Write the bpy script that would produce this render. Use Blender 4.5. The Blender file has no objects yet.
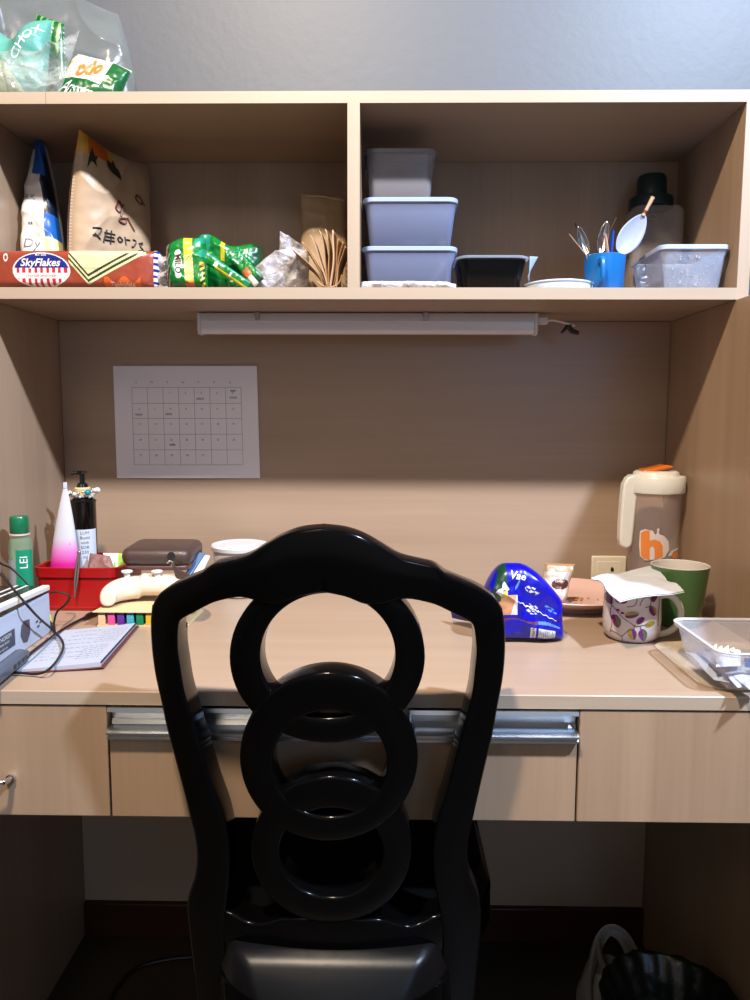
import bpy, bmesh, math, random
from mathutils import Vector, Matrix, noise, geometry
random.seed(7)
SC = bpy.context.scene
COL = SC.collection
PI = math.pi

# ---------------------------------------------------------------- camera
PITCH, YAW, ROLL = .1089, .0152, .0034
CAM = Vector((.0458, -.8549, 1.0734))
FPX = 750.0
def cam_dir(u, v):
    c, s = math.cos(ROLL), math.sin(ROLL); u, v = c*u+s*v, -s*u+c*v
    X, Y, Z = u/FPX, 1.0, -v/FPX
    c, s = math.cos(PITCH), math.sin(PITCH); Y, Z = c*Y+s*Z, -s*Y+c*Z
    c, s = math.cos(YAW), math.sin(YAW); X, Y = c*X-s*Y, s*X+c*Y
    return Vector((X, Y, Z))
def at(x, y, Y=None, Z=None, X=None):
    """point of the room seen at photo position x, y on the plane Y, Z or X"""
    r = cam_dir(x-375, y-500)
    t = (Y-CAM.y)/r.y if Y is not None else (Z-CAM.z)/r.z if Z is not None else (X-CAM.x)/r.x
    return CAM + r*t
cam = bpy.data.cameras.new('camera'); co = bpy.data.objects.new('camera', cam); COL.objects.link(co)
f0 = cam_dir(0, 0).normalized(); r0 = (cam_dir(1, 0)-cam_dir(0, 0)).normalized(); u0 = r0.cross(f0)
co.matrix_world = Matrix(((r0.x, u0.x, -f0.x, CAM.x), (r0.y, u0.y, -f0.y, CAM.y), (r0.z, u0.z, -f0.z, CAM.z), (0, 0, 0, 1)))
cam.sensor_fit = 'VERTICAL'; cam.sensor_height = 36; cam.lens = 27; cam.clip_start = .02
SC.camera = co

# ---------------------------------------------------------------- materials
def lin(c):
    def f(v):
        v /= 255.0
        return v/12.92 if v <= .04045 else ((v+.055)/1.055)**2.4
    return (f(c[0])*KA, f(c[1])*KA, f(c[2])*KA, 1)
KA = .74
MATS = {}
def mat(name, rgb, rough=.5, metal=0, alpha=1, spec=.5, coat=0, bump=0, bscale=60, trans=0, vary=0, vscale=20, subs=0, sheen=0):
    if name in MATS: return MATS[name]
    m = bpy.data.materials.new(name); m.use_nodes = True; nt = m.node_tree; b = nt.nodes['Principled BSDF']
    b.inputs['Base Color'].default_value = tuple(min(1, v*(1/KA if metal > .5 else 1)) for v in lin(rgb)[:3])+(1,); b.inputs['Roughness'].default_value = rough
    b.inputs['Metallic'].default_value = metal; b.inputs['Alpha'].default_value = alpha
    b.inputs['Specular IOR Level'].default_value = spec; b.inputs['Coat Weight'].default_value = coat
    b.inputs['Coat Roughness'].default_value = .05
    b.inputs['Transmission Weight'].default_value = trans
    if subs: b.inputs['Subsurface Weight'].default_value = subs; b.inputs['Subsurface Radius'].default_value = (.02, .02, .02)
    tc = nt.nodes.new('ShaderNodeTexCoord')
    if vary:
        n = nt.nodes.new('ShaderNodeTexNoise'); n.inputs['Scale'].default_value = vscale; n.inputs['Detail'].default_value = 4
        nt.links.new(tc.outputs['Object'], n.inputs['Vector'])
        r = nt.nodes.new('ShaderNodeValToRGB'); c = lin(rgb)
        r.color_ramp.elements[0].position = .3; r.color_ramp.elements[1].position = .7
        r.color_ramp.elements[0].color = (c[0]*(1-vary), c[1]*(1-vary), c[2]*(1-vary), 1)
        r.color_ramp.elements[1].color = (min(1, c[0]*(1+vary)), min(1, c[1]*(1+vary)), min(1, c[2]*(1+vary)), 1)
        nt.links.new(n.outputs['Fac'], r.inputs['Fac']); nt.links.new(r.outputs['Color'], b.inputs['Base Color'])
    if bump:
        n = nt.nodes.new('ShaderNodeTexNoise'); n.inputs['Scale'].default_value = bscale; n.inputs['Detail'].default_value = 3
        nt.links.new(tc.outputs['Object'], n.inputs['Vector'])
        bp = nt.nodes.new('ShaderNodeBump'); bp.inputs['Strength'].default_value = bump; bp.inputs['Distance'].default_value = .004
        nt.links.new(n.outputs['Fac'], bp.inputs['Height']); nt.links.new(bp.outputs['Normal'], b.inputs['Normal'])
    MATS[name] = m
    return m
def wood(name, rgb, axis, rough=.35, contrast=.10, scale=1.0, spec=.4):
    """laminate with grain running along axis 0/1/2"""
    m = bpy.data.materials.new(name); m.use_nodes = True; nt = m.node_tree; b = nt.nodes['Principled BSDF']
    L = nt.links.new
    tc = nt.nodes.new('ShaderNodeTexCoord'); mp = nt.nodes.new('ShaderNodeMapping')
    s = [14*scale]*3; s[axis] = .7*scale
    mp.inputs['Scale'].default_value = s
    L(tc.outputs['Object'], mp.inputs['Vector'])
    n1 = nt.nodes.new('ShaderNodeTexNoise'); n1.inputs['Scale'].default_value = 1.0; n1.inputs['Detail'].default_value = 5; n1.inputs['Distortion'].default_value = .6
    L(mp.outputs['Vector'], n1.inputs['Vector'])
    mp2 = nt.nodes.new('ShaderNodeMapping'); s2 = [160*scale]*3; s2[axis] = 5*scale; mp2.inputs['Scale'].default_value = s2
    L(tc.outputs['Object'], mp2.inputs['Vector'])
    n2 = nt.nodes.new('ShaderNodeTexNoise'); n2.inputs['Scale'].default_value = 1.0; n2.inputs['Detail'].default_value = 3
    L(mp2.outputs['Vector'], n2.inputs['Vector'])
    mx = nt.nodes.new('ShaderNodeMath'); mx.operation = 'MULTIPLY_ADD'; mx.inputs[1].default_value = .35
    L(n2.outputs['Fac'], mx.inputs[0]); L(n1.outputs['Fac'], mx.inputs[2])
    r = nt.nodes.new('ShaderNodeValToRGB'); c = lin(rgb)
    r.color_ramp.elements[0].position = .45; r.color_ramp.elements[1].position = .92
    k = 1-contrast*2; r.color_ramp.elements[0].color = (c[0]*(k+.03), c[1]*k, c[2]*(k-.03), 1)
    k = 1+contrast; r.color_ramp.elements[1].color = (min(1, c[0]*k), min(1, c[1]*k), min(1, c[2]*k), 1)
    L(mx.outputs[0], r.inputs['Fac']); L(r.outputs['Color'], b.inputs['Base Color'])
    b.inputs['Roughness'].default_value = rough; b.inputs['Specular IOR Level'].default_value = spec
    bp = nt.nodes.new('ShaderNodeBump'); bp.inputs['Strength'].default_value = .08; bp.inputs['Distance'].default_value = .001
    L(n2.outputs['Fac'], bp.inputs['Height']); L(bp.outputs['Normal'], b.inputs['Normal'])
    return m
def film(name, rgb, alpha=.3, rough=.12, bump=.6, bscale=45):
    """thin wrinkled plastic film: mostly see-through, partly glossy and milky"""
    m = bpy.data.materials.new(name); m.use_nodes = True; nt = m.node_tree; L = nt.links.new
    b = nt.nodes['Principled BSDF']; out = nt.nodes['Material Output']
    b.inputs['Base Color'].default_value = lin(rgb); b.inputs['Roughness'].default_value = rough; b.inputs['Specular IOR Level'].default_value = .9
    tc = nt.nodes.new('ShaderNodeTexCoord'); n = nt.nodes.new('ShaderNodeTexNoise'); n.inputs['Scale'].default_value = bscale; n.inputs['Detail'].default_value = 4; n.inputs['Distortion'].default_value = 1.2
    L(tc.outputs['Object'], n.inputs['Vector'])
    bp = nt.nodes.new('ShaderNodeBump'); bp.inputs['Strength'].default_value = bump; bp.inputs['Distance'].default_value = .01
    L(n.outputs['Fac'], bp.inputs['Height']); L(bp.outputs['Normal'], b.inputs['Normal'])
    t = nt.nodes.new('ShaderNodeBsdfTransparent'); mix = nt.nodes.new('ShaderNodeMixShader')
    fr = nt.nodes.new('ShaderNodeLayerWeight'); fr.inputs['Blend'].default_value = .35; L(bp.outputs['Normal'], fr.inputs['Normal'])
    ma = nt.nodes.new('ShaderNodeMath'); ma.operation = 'MULTIPLY_ADD'; ma.inputs[1].default_value = .55; ma.inputs[2].default_value = alpha; ma.use_clamp = True
    L(fr.outputs['Facing'], ma.inputs[0]); L(ma.outputs[0], mix.inputs['Fac'])
    L(t.outputs[0], mix.inputs[1]); L(b.outputs[0], mix.inputs[2]); L(mix.outputs[0], out.inputs['Surface'])
    return m

# ---------------------------------------------------------------- mesh helpers
class MB:
    def __init__(s): s.v = []; s.f = []; s.m = []
    def add(s, vs, fs, m=0):
        o = len(s.v); s.v += [tuple(p) for p in vs]
        for i, f in enumerate(fs):
            s.f.append([o+k for k in f]); s.m.append(m[i] if isinstance(m, (list, tuple)) else m)
        return s
    def box(s, x0, x1, y0, y1, z0, z1, m=0):
        return s.add([(x0, y0, z0), (x1, y0, z0), (x1, y1, z0), (x0, y1, z0), (x0, y0, z1), (x1, y0, z1), (x1, y1, z1), (x0, y1, z1)],
                     [(0, 3, 2, 1), (4, 5, 6, 7), (0, 1, 5, 4), (1, 2, 6, 5), (2, 3, 7, 6), (3, 0, 4, 7)], m)
    def lathe(s, prof, c=(0, 0, 0), n=40, m=0, sx=1, sy=1):
        """prof: list of (r, z[, mat]); r 0 closes"""
        vs, rows, fs, ms = [], [], [], []
        for p in prof:
            if p[0] < 1e-6: rows.append([len(vs)]); vs.append((c[0], c[1], c[2]+p[1]))
            else:
                rows.append(list(range(len(vs), len(vs)+n)))
                for k in range(n):
                    a = 2*PI*k/n; vs.append((c[0]+p[0]*sx*math.cos(a), c[1]+p[0]*sy*math.sin(a), c[2]+p[1]))
        for i in range(len(rows)-1):
            a, b = rows[i], rows[i+1]; mm = prof[i][2] if len(prof[i]) > 2 else m
            for k in range(n):
                k2 = (k+1) % n
                if len(a) == 1 and len(b) == 1: break
                if len(a) == 1: fs.append((a[0], b[k], b[k2]))
                elif len(b) == 1: fs.append((a[k], b[0], a[k2]))
                else: fs.append((a[k], b[k], b[k2], a[k2]))
                ms.append(mm)
        return s.add(vs, fs, ms)
    def tube(s, pts, r, n=8, m=0, closed=False, flat=1.0):
        pts = [Vector(p) for p in pts]; N = len(pts); vs = []; fs = []
        up = Vector((0, 0, 1)); prev = None
        for i, p in enumerate(pts):
            a = pts[(i-1) % N] if (closed or i) else p; b = pts[(i+1) % N] if (closed or i < N-1) else p
            t = (b-a).normalized() if (b-a).length > 1e-9 else Vector((1, 0, 0))
            if prev is None: x = t.cross(up) if abs(t.z) < .9 else t.cross(Vector((1, 0, 0)))
            else: x = prev - t*prev.dot(t)
            x.normalize(); y = t.cross(x); prev = x
            rr = r[i] if isinstance(r, (list, tuple)) else r
            for k in range(n):
                q = 2*PI*k/n; vs.append(p + x*math.cos(q)*rr + y*math.sin(q)*rr*flat)
        for i in range(N if closed else N-1):
            for k in range(n):
                j = (i+1) % N; fs.append((i*n+k, i*n+(k+1) % n, j*n+(k+1) % n, j*n+k))
        if not closed: fs.append(tuple(range(n-1, -1, -1))); fs.append(tuple(range((N-1)*n, N*n)))
        return s.add(vs, fs, m)
    def sphere(s, c, r, n=12, m=0, sc=(1, 1, 1)):
        prof = [(math.sin(PI*i/n)*r, -math.cos(PI*i/n)*r*sc[2]) for i in range(n+1)]
        return s.lathe(prof, c, n=n*2, m=m, sx=sc[0], sy=sc[1])
    def grid(s, nu, nv, S, m=0, cu=False, cv=False):
        """S(u,v) u,v in 0..1; m int or fn(u,v)"""
        vs = []; fs = []; ms = []
        U = nu if cu else nu+1; V = nv if cv else nv+1
        for j in range(V):
            for i in range(U): vs.append(S(i/nu, j/nv))
        for j in range(nv):
            for i in range(nu):
                i2 = (i+1) % U; j2 = (j+1) % V
                fs.append((j*U+i, j*U+i2, j2*U+i2, j2*U+i)); ms.append(m((i+.5)/nu, (j+.5)/nv) if callable(m) else m)
        return s.add(vs, fs, ms)
    def prism(s, poly, axis, a, b, m=0):
        """poly list of 2D points extruded along axis from a to b"""
        def P(p, t):
            q = list(p); q.insert(axis, t); return tuple(q)
        n = len(poly); vs = [P(p, a) for p in poly]+[P(p, b) for p in poly]
        fs = [tuple(range(n)), tuple(range(2*n-1, n-1, -1))]+[(i, (i+1) % n, n+(i+1) % n, n+i) for i in range(n)]
        return s.add(vs, fs, m)
    def xf(s, M):
        s.v = [tuple(M @ Vector(p)) for p in s.v]; return s
def obj(name, mb, mats, parent=None, smooth=True, bevel=0, bseg=2, label=None, ang=40, weld=True, solid=0, subsurf=0):
    me = bpy.data.meshes.new(name); me.from_pydata(mb.v, [], mb.f)
    if not isinstance(mats, (list, tuple)): mats = [mats]
    for m in mats: me.materials.append(m)
    for p, k in zip(me.polygons, mb.m): p.material_index = k
    bm = bmesh.new(); bm.from_mesh(me)
    if weld: bmesh.ops.remove_doubles(bm, verts=bm.verts, dist=1e-6)
    bmesh.ops.recalc_face_normals(bm, faces=bm.faces)
    bm.to_mesh(me); bm.free()
    o = bpy.data.objects.new(name, me); COL.objects.link(o)
    # put the origin at the base of the thing
    if parent is None and me.vertices:
        xs = [v.co.x for v in me.vertices]; ys = [v.co.y for v in me.vertices]; zs = [v.co.z for v in me.vertices]
        c = Vector(((min(xs)+max(xs))/2, (min(ys)+max(ys))/2, min(zs)))
        me.transform(Matrix.Translation(-c)); o.location = c
    elif parent is not None:
        o.parent = parent; me.transform(Matrix.Translation(-Vector(parent_loc(parent))))
    if smooth:
        for p in me.polygons: p.use_smooth = True
        try: me.set_sharp_from_angle(angle=math.radians(ang))
        except Exception: pass
    if solid:
        md = o.modifiers.new('solid', 'SOLIDIFY'); md.thickness = solid; md.offset = 0
    if bevel:
        md = o.modifiers.new('bevel', 'BEVEL'); md.width = bevel; md.segments = bseg; md.limit_method = 'ANGLE'; md.angle_limit = math.radians(40)
        md.harden_normals = False
    if subsurf:
        md = o.modifiers.new('sub', 'SUBSURF'); md.levels = subsurf; md.render_levels = subsurf
    if label: o['label'] = label
    return o
def parent_loc(p):
    v = Vector((0, 0, 0))
    while p is not None: v = v+Vector(p.location); p = p.parent
    return v
def thing(name, label, cat, loc, group=None):
    o = bpy.data.objects.new(name, None); COL.objects.link(o); o.location = loc; o.empty_display_size = .03
    o['label'] = label; o['category'] = cat
    if group: o['group'] = group
    return o
def tag(o, label, cat, group=None, kind=None):
    o['label'] = label; o['category'] = cat
    if group: o['group'] = group
    if kind: o['kind'] = kind
    return o
def struct(o):
    o['kind'] = 'structure'; return o
def catmull(pts, k=4):
    out = []; n = len(pts)
    for i in range(n-1):
        p0 = pts[max(i-1, 0)]; p1 = pts[i]; p2 = pts[i+1]; p3 = pts[min(i+2, n-1)]
        for j in range(k):
            t = j/k
            out.append(tuple(.5*((2*b)+(-a+c)*t+(2*a-5*b+4*c-d)*t*t+(-a+3*b-3*c+d)*t**3) for a, b, c, d in zip(p0, p1, p2, p3)))
    out.append(tuple(pts[-1])); return out
def text_mb(s, size, fn, shear=0, bold=0, spacing=1, cut=.004, mi=0, align='CENTER', width=1.0):
    """lettering turned to a flat mesh, laid on fn(x, y) (metres)"""
    cu = bpy.data.curves.new('t', 'FONT'); cu.body = s; cu.size = size; cu.shear = shear; cu.offset = bold*size
    cu.space_character = spacing; cu.align_x = align; cu.align_y = 'CENTER'; cu.resolution_u = 3
    o = bpy.data.objects.new('t', cu); COL.objects.link(o)
    dg = bpy.context.evaluated_depsgraph_get(); me = bpy.data.meshes.new_from_object(o.evaluated_get(dg))
    bpy.data.objects.remove(o); bpy.data.curves.remove(cu)
    bm = bmesh.new(); bm.from_mesh(me); bpy.data.meshes.remove(me)
    bmesh.ops.triangulate(bm, faces=bm.faces)
    for _ in range(3):
        es = [e for e in bm.edges if e.calc_length() > cut]
        if not es: break
        bmesh.ops.subdivide_edges(bm, edges=es, cuts=1); bmesh.ops.triangulate(bm, faces=bm.faces)
    bm.verts.index_update()
    mb = MB(); mb.add([fn(v.co.x*width, v.co.y) for v in bm.verts], [[v.index for v in f.verts] for f in bm.faces], mi)
    bm.free(); return mb
def plane_fn(o, r, u, off=0):
    o = Vector(o); r = Vector(r).normalized(); u = Vector(u).normalized(); n = r.cross(u)
    return lambda x, y: o+r*x+u*y+n*off
def join(*mbs):
    r = MB()
    for b in mbs: r.add(b.v, b.f, b.m)
    return r

# ---------------------------------------------------------------- palette
W_H = wood('laminate_oak_horizontal', (171, 147, 125), 0, contrast=.07)
W_V = wood('laminate_oak_vertical', (170, 143, 118), 2, contrast=.09)
W_E = wood('oak_edge_band', (180, 162, 143), 0, contrast=.04, rough=.4)
W_EV = wood('oak_edge_band_upright', (180, 162, 143), 2, contrast=.04, rough=.4)
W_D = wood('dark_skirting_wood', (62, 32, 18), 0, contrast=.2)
PAINT = mat('glossy_grey_paint', (88, 92, 99), rough=.5, bump=.09, bscale=60, spec=.42)
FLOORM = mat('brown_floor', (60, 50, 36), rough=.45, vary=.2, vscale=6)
CEILM = mat('ceiling_white', (120, 116, 110), rough=.9)
BLK = mat('black_lacquer', (5, 5, 6), rough=.14, spec=.5)
BLK.node_tree.nodes['Principled BSDF'].inputs['IOR'].default_value = 1.24
LEATH = mat('black_seat_leather', (10, 10, 12), spec=.5, rough=.34, bump=.03, bscale=90)
LEATH.node_tree.nodes['Principled BSDF'].inputs['IOR'].default_value = 1.3
ALU = mat('aluminium', (205, 208, 212), rough=.28, metal=1)
CHROME = mat('chrome', (220, 222, 228), rough=.1, metal=1)
WHITE = mat('white_plastic', (235, 233, 228), rough=.35)
INK = mat('black_ink', (25, 25, 28), rough=.5)
WINK = mat('white_ink', (245, 245, 245), rough=.4)

# ---------------------------------------------------------------- room shell
D = .5846; WALLY = .60; XL = -.5777; XR = .5777; S = .3246
room = (-1.5, 2.0, -2.4, WALLY, 0, 2.8)
def shell(name, *b, m=PAINT):
    return struct(obj(name, MB().box(*b), m, smooth=False))
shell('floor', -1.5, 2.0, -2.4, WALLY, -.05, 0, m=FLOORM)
shell('ceiling', -1.5, 2.0, -2.4, WALLY, 2.8, 2.85, m=CEILM)
shell('wall_back', -1.55, 2.05, WALLY, WALLY+.08, 0, 2.8)
WARMP = mat('cream_wall_paint', (104, 94, 82), rough=.6)
shell('wall_left', -1.55, -1.5, -2.4, WALLY, 0, 2.8, m=WARMP)
shell('wall_right', 2.0, 2.05, -2.4, WALLY, 0, 2.8, m=WARMP)
shell('wall_front', -1.55, 2.05, -2.45, -2.4, 0, 2.8, m=mat('pale_far_wall_paint', (205, 202, 198), rough=.7))
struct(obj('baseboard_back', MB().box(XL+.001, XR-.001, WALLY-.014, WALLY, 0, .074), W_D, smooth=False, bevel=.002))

struct(obj('wall_sheet_1', MB().box(XL+.001, XR-.001, WALLY-.003, WALLY, .0745, .7333), mat('cream_lower_wall', (176, 154, 134), rough=.6), smooth=False))  # thin cream sheet over the lower back wall, warmer than the grey above

# ---------------------------------------------------------------- lights
def area(name, loc, target, size, power, rgb, shape='DISK'):
    l = bpy.data.lights.new(name, 'AREA'); l.shape = shape; l.size = size; l.energy = power; l.color = rgb
    o = bpy.data.objects.new(name, l); COL.objects.link(o); o.location = loc
    d = Vector(target)-Vector(loc); o.rotation_euler = d.to_track_quat('-Z', 'Y').to_euler(); return o
area('warm_ceiling_lamp', (-.26, -.88, 2.70), (-.1, -.1, 0), .13, 62, (1, .83, .64))
area('cool_ceiling_lamp', (1.22, -.88, 2.70), (.2, .1, .7), .11, 100, (.62, .76, 1))
area('blue_fill_glow', (.85, -2.36, 1.35), (.1, 0, .9), .6, 4.5, (.20, .52, 1), 'SQUARE')  # unseen blue source of no known kind, added for cool fill and blue reflections
area('far_fill_light', (-.7, -2.0, 2.4), (-.2, 0, .6), .5, 4, (1, .84, .66))  # unseen fill added to brighten the drawer fronts and the pull's left reflection
w = bpy.data.worlds.new('world'); SC.world = w; w.use_nodes = True
w.node_tree.nodes['Background'].inputs[0].default_value = (.9, .95, 1, 1); w.node_tree.nodes['Background'].inputs[1].default_value = .008
vs = SC.view_settings; vs.view_transform = 'Standard'; vs.look = 'None'; vs.gamma = 1; vs.use_curve_mapping = False; vs.exposure = .46

# ---------------------------------------------------------------- desk
def panel(name, b, m, parent=None, bev=.0008, label=None): return obj(name, MB().box(*b), m, parent, smooth=False, bevel=bev, bseg=1, label=label)
t = thing('desktop', 'long light oak laminate worktop of the built-in desk', 'desktop', (0, .29, .7335))
panel('top_board', (XL, XR, 0, D-.0001, .7335, .75), W_H, t)
panel('edge_band', (XL, XR, -.0012, 0, .7335, .7498), W_E, t, bev=.0004)
for sx, nm, lb in ((-1, 'side_panel', 'tall oak laminate side panel to the left of the desk'), (1, 'side_panel', 'tall oak laminate side panel to the right of the desk')):
    x0 = XL if sx < 0 else XR
    a, b = (x0-.018, x0) if sx < 0 else (x0, x0+.018)
    t = thing(nm, lb, 'panel', ((a+b)/2, .29, 0))
    panel('board', (a, b, .001, WALLY-.001, .0005, 1.2549), W_V, t)
    panel('edge_band', (a, b, 0, .001, .0005, 1.2549), W_EV, t, bev=.0003)
t = thing('back_panel', 'oak laminate panel lining the wall between desk and shelf', 'panel', (0, D+.005, .7335))
panel('board', (XL+.0005, XR-.0005, D, D+.012, .7335, 1.2545), W_H, t)
ZD0, ZD1 = .593, .7325
def drawer(x0, x1, label, kind):
    t = thing('desk_drawer', label, 'drawer', ((x0+x1)/2, .2, ZD0))
    z1 = .692 if kind == 'rail' else ZD1-.001
    obj('drawer_front', MB().box(x0+.0012, x1-.0012, .0005, .018, ZD0, z1), W_V, t, smooth=False, bevel=.0012)
    panel('drawer_box', (x0+(.0002 if x0 < -.5 else .004), x1-(.0002 if x1 > .5 else .004), .018, .45, ZD0+.004, .7334), W_V, t)
    if kind == 'rail':
        pr = [(-.004, .7315), (-.005, .7265), (.004, .7255), (.010, .7200), (.012, .7120), (.008, .7065), (-.006, .7055), (-.011, .7030), (-.011, .7005), (-.005, .6990), (-.007, .6965), (-.007, .6935), (.0005, .6925), (.016, .6925), (.016, .7315)]
        obj('pull_rail', MB().prism(pr, 0, x0+.0015, x1-.0015), ALU, t, smooth=True, ang=25, label='brushed aluminium finger pull along the drawer top')
        cap = [(-.004, .7315), (.016, .7315), (.016, .6925), (-.007, .6935), (-.011, .7025), (-.003, .712)]
    if kind == 'bow':
        p = catmull([(-.462, .0005, .641), (-.4615, -.014, .643), (-.455, -.021, .644), (-.433, -.0235, .644), (-.411, -.021, .644), (-.4045, -.014, .643), (-.404, .0005, .641)], 5)
        h = obj('bow_handle', MB().tube(p, .0034, 12), CHROME, t, label='small chrome bow handle')
        obj('handle_foot', MB().tube([(-.462, .0005, .641), (-.462, -.004, .641)], .0055, 14), CHROME, h)
        obj('handle_foot', MB().tube([(-.404, .0005, .641), (-.404, -.004, .641)], .0055, 14), CHROME, h)
drawer(XL, -.285, 'left desk drawer with a small chrome bow handle', 'bow')
drawer(-.285, .2745, 'wide middle desk drawer with an aluminium pull rail on top', 'rail')
drawer(.2745, XR, 'right desk drawer with a plain oak front and no pull', 'plain')

# ---------------------------------------------------------------- upper shelf cabinet
ZB, ZBT, ZTI, ZTT = 1.2549, 1.2725, 1.5416, 1.5588
t = thing('wall_shelf', 'open two-bay oak shelf cabinet mounted on the wall above the desk', 'shelf', (0, .46, ZB))
XO = XR+.018
panel('bottom_board', (XL-.0005, XR+.0005, S, WALLY-.015, ZB, ZBT), W_H, t)
panel('top_board', (-.75, XO, S, WALLY-.001, ZTI, ZTT), W_H, t)
panel('divider', (.0, 0.0185, S+.0005, WALLY-.015, ZBT, ZTI), W_V, t)
dv = [o for o in bpy.data.objects if o.name == 'divider'][0]; xa = at(347.5, 200, Y=S).x; dv.location.x += xa
panel('back_board', (XL, XR, D, WALLY-.003, ZBT, ZTI), W_V, t)
panel('side_board', (XR, XO, S, WALLY-.001, ZB+.0005, ZTI), W_V, t)
panel('side_board', (XL-.018, XL, S, WALLY-.001, ZB+.0005, ZTI), W_V, t)
XJ = at(46, 98, Y=S).x
for b in ((-.75, XJ-.0006, S-.001, S, ZTI, ZTT), (XJ+.0006, XO, S-.001, S, ZTI, ZTT), (XL-.0005, XR, S-.001, S, ZB, ZBT)):
    obj('edge_band', MB().box(*b), W_E, t, smooth=False, label='pale banding on a board edge')
for b0, b1, z0 in ((xa, xa+.0185, ZBT), (XR, XO, ZB), (XL-.018, XL, ZB)):
    obj('edge_band', MB().box(b0, b1, S-.001, S, z0, ZTI), W_EV, t, smooth=False, label='pale banding on an upright edge')

# ---------------------------------------------------------------- lamp under the shelf
LX0, LX1, LY = -.280, .302, .477
t = thing('batten_light', 'slim white batten light, switched off, under the shelf', 'light', ((LX0+LX1)/2, LY, 1.216))
LAMPW = mat('lamp_housing', (215, 212, 214), rough=.4); DIFF = mat('lamp_diffuser', (226, 222, 226), rough=.25, subs=.2)
obj('housing', MB().prism([(LY-.013, 1.2535), (LY-.0145, 1.250), (LY-.0145, 1.238), (LY+.0145, 1.238), (LY+.0145, 1.250), (LY+.013, 1.2535)], 0, LX0, LX1), LAMPW, t, bevel=.001)
pf = [(LY-.0125, 1.238)]+[(LY-.0125*math.cos(a), 1.228-.010*math.sin(a)) for a in [PI*i/10 for i in range(11)]]+[(LY+.0125, 1.238)]
obj('diffuser', MB().prism(pf, 0, LX0+.002, LX1-.002), DIFF, t)
for x in (LX0, LX1): obj('end_cap', MB().prism([(LY-.0155, 1.2535), (LY-.0155, 1.226), (LY-.010, 1.217), (LY+.010, 1.217), (LY+.0155, 1.226), (LY+.0155, 1.2535)], 0, x-.003, x+.003), LAMPW, t, bevel=.001)
CLIPM = mat('steel_clip', (150, 145, 140), rough=.35, metal=1)
for x in (-.178, .112): obj('mounting_clip', MB().box(x-.005, x+.005, LY-.0165, LY+.016, 1.247, 1.2545).box(x-.004, x+.004, LY-.0175, LY-.0155, 1.240, 1.2545), CLIPM, t, smooth=False, bevel=.0006)
obj('plug_socket', MB().box(LX1+.003, LX1+.022, LY-.008, LY+.008, 1.236, 1.248), LAMPW, t, bevel=.002)
t = thing('lamp_cord', 'short white lamp cord ending in black tape under the shelf', 'cord', (.34, .48, 1.23))
CORD = mat('white_cord', (222, 214, 208), rough=.5); TAPE = mat('black_tape', (22, 20, 20), rough=.6)
p = catmull([(LX1+.022, LY, 1.242), (.335, LY, 1.243), (.352, .478, 1.239), (.372, .480, 1.234)], 5)
obj('cord', MB().tube(p, .0021, 8), CORD, t)
obj('taped_end', join(MB().tube([at(566, 325, Y=.480), at(572, 331, Y=.483), at(578, 333, Y=.487)], [.003, .005, .0035], 8),
                      MB().tube([at(571, 325, Y=.48), at(566, 328, Y=.48), at(561, 333, Y=.482)], [.0035, .0035, .0015], 8)), TAPE, t, label='black taped cord end')
# ---------------------------------------------------------------- chair
def ys(x, z):
    return -.062-.13*(z-.47)+.028*min(1.6, ((x+.0135)/.16)**2)
def chair_pt(px, py):
    Y = -.08
    for _ in range(8):
        p = at(px, py, Y=Y); Y = ys(p.x, p.z)
    return (p.x, p.z)
MX = -.0135
def mxz(z): return MX-.0045*max(0, min(1, (z-.47)/.42))
def strip(A, B, thick, rad=.0035, dy=0, closed=False, seg=4, mirror=False):
    """a band between the edge lines A and B (chair-plane x,z) with rounded edges"""
    mb = MB(); rings = []
    for a, b in zip(A, B):
        a = Vector(a); b = Vector(b)
        if mirror: a.x = 2*mxz(a.y)-a.x; b.x = 2*mxz(b.y)-b.x
        w = (b-a).length; d = (b-a)/w; r = min(rad, w*.45, thick*.45); pts = []
        cs = [(r, r, PI, 1.5*PI), (w-r, r, 1.5*PI, 2*PI), (w-r, thick-r, 0, .5*PI), (r, thick-r, .5*PI, PI)]
        for k, (cx, cy, a0, a1) in enumerate(cs):
            for j in range(seg+1):
                q = a0+(a1-a0)*j/seg; pts.append((cx+r*math.cos(q), cy+r*math.sin(q)))
            if k == 0:
                for j in (1, 2, 3): pts.append((r+(w-2*r)*j/4, -.0015*math.sin(PI*j/4)))
            if k == 2:
                for j in (3, 2, 1): pts.append((r+(w-2*r)*j/4, thick))
        rings.append([(a.x+d.x*s, ys(a.x+d.x*s, a.y+d.y*s)+t_+dy, a.y+d.y*s) for s, t_ in pts])
    n = len(rings[0]); vs = [p for r_ in rings for p in r_]; N = len(rings); fs = []
    for i in range(N if closed else N-1):
        j = (i+1) % N
        for k in range(n): fs.append((i*n+k, i*n+(k+1) % n, j*n+(k+1) % n, j*n+k))
    if not closed: fs.append(tuple(range(n))); fs.append(tuple(range((N-1)*n, N*n)))
    return mb.add(vs, fs)
ch = thing('dining_chair', 'glossy black wooden chair with three carved rings in its backrest', 'chair', (MX, .1, 0))
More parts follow.
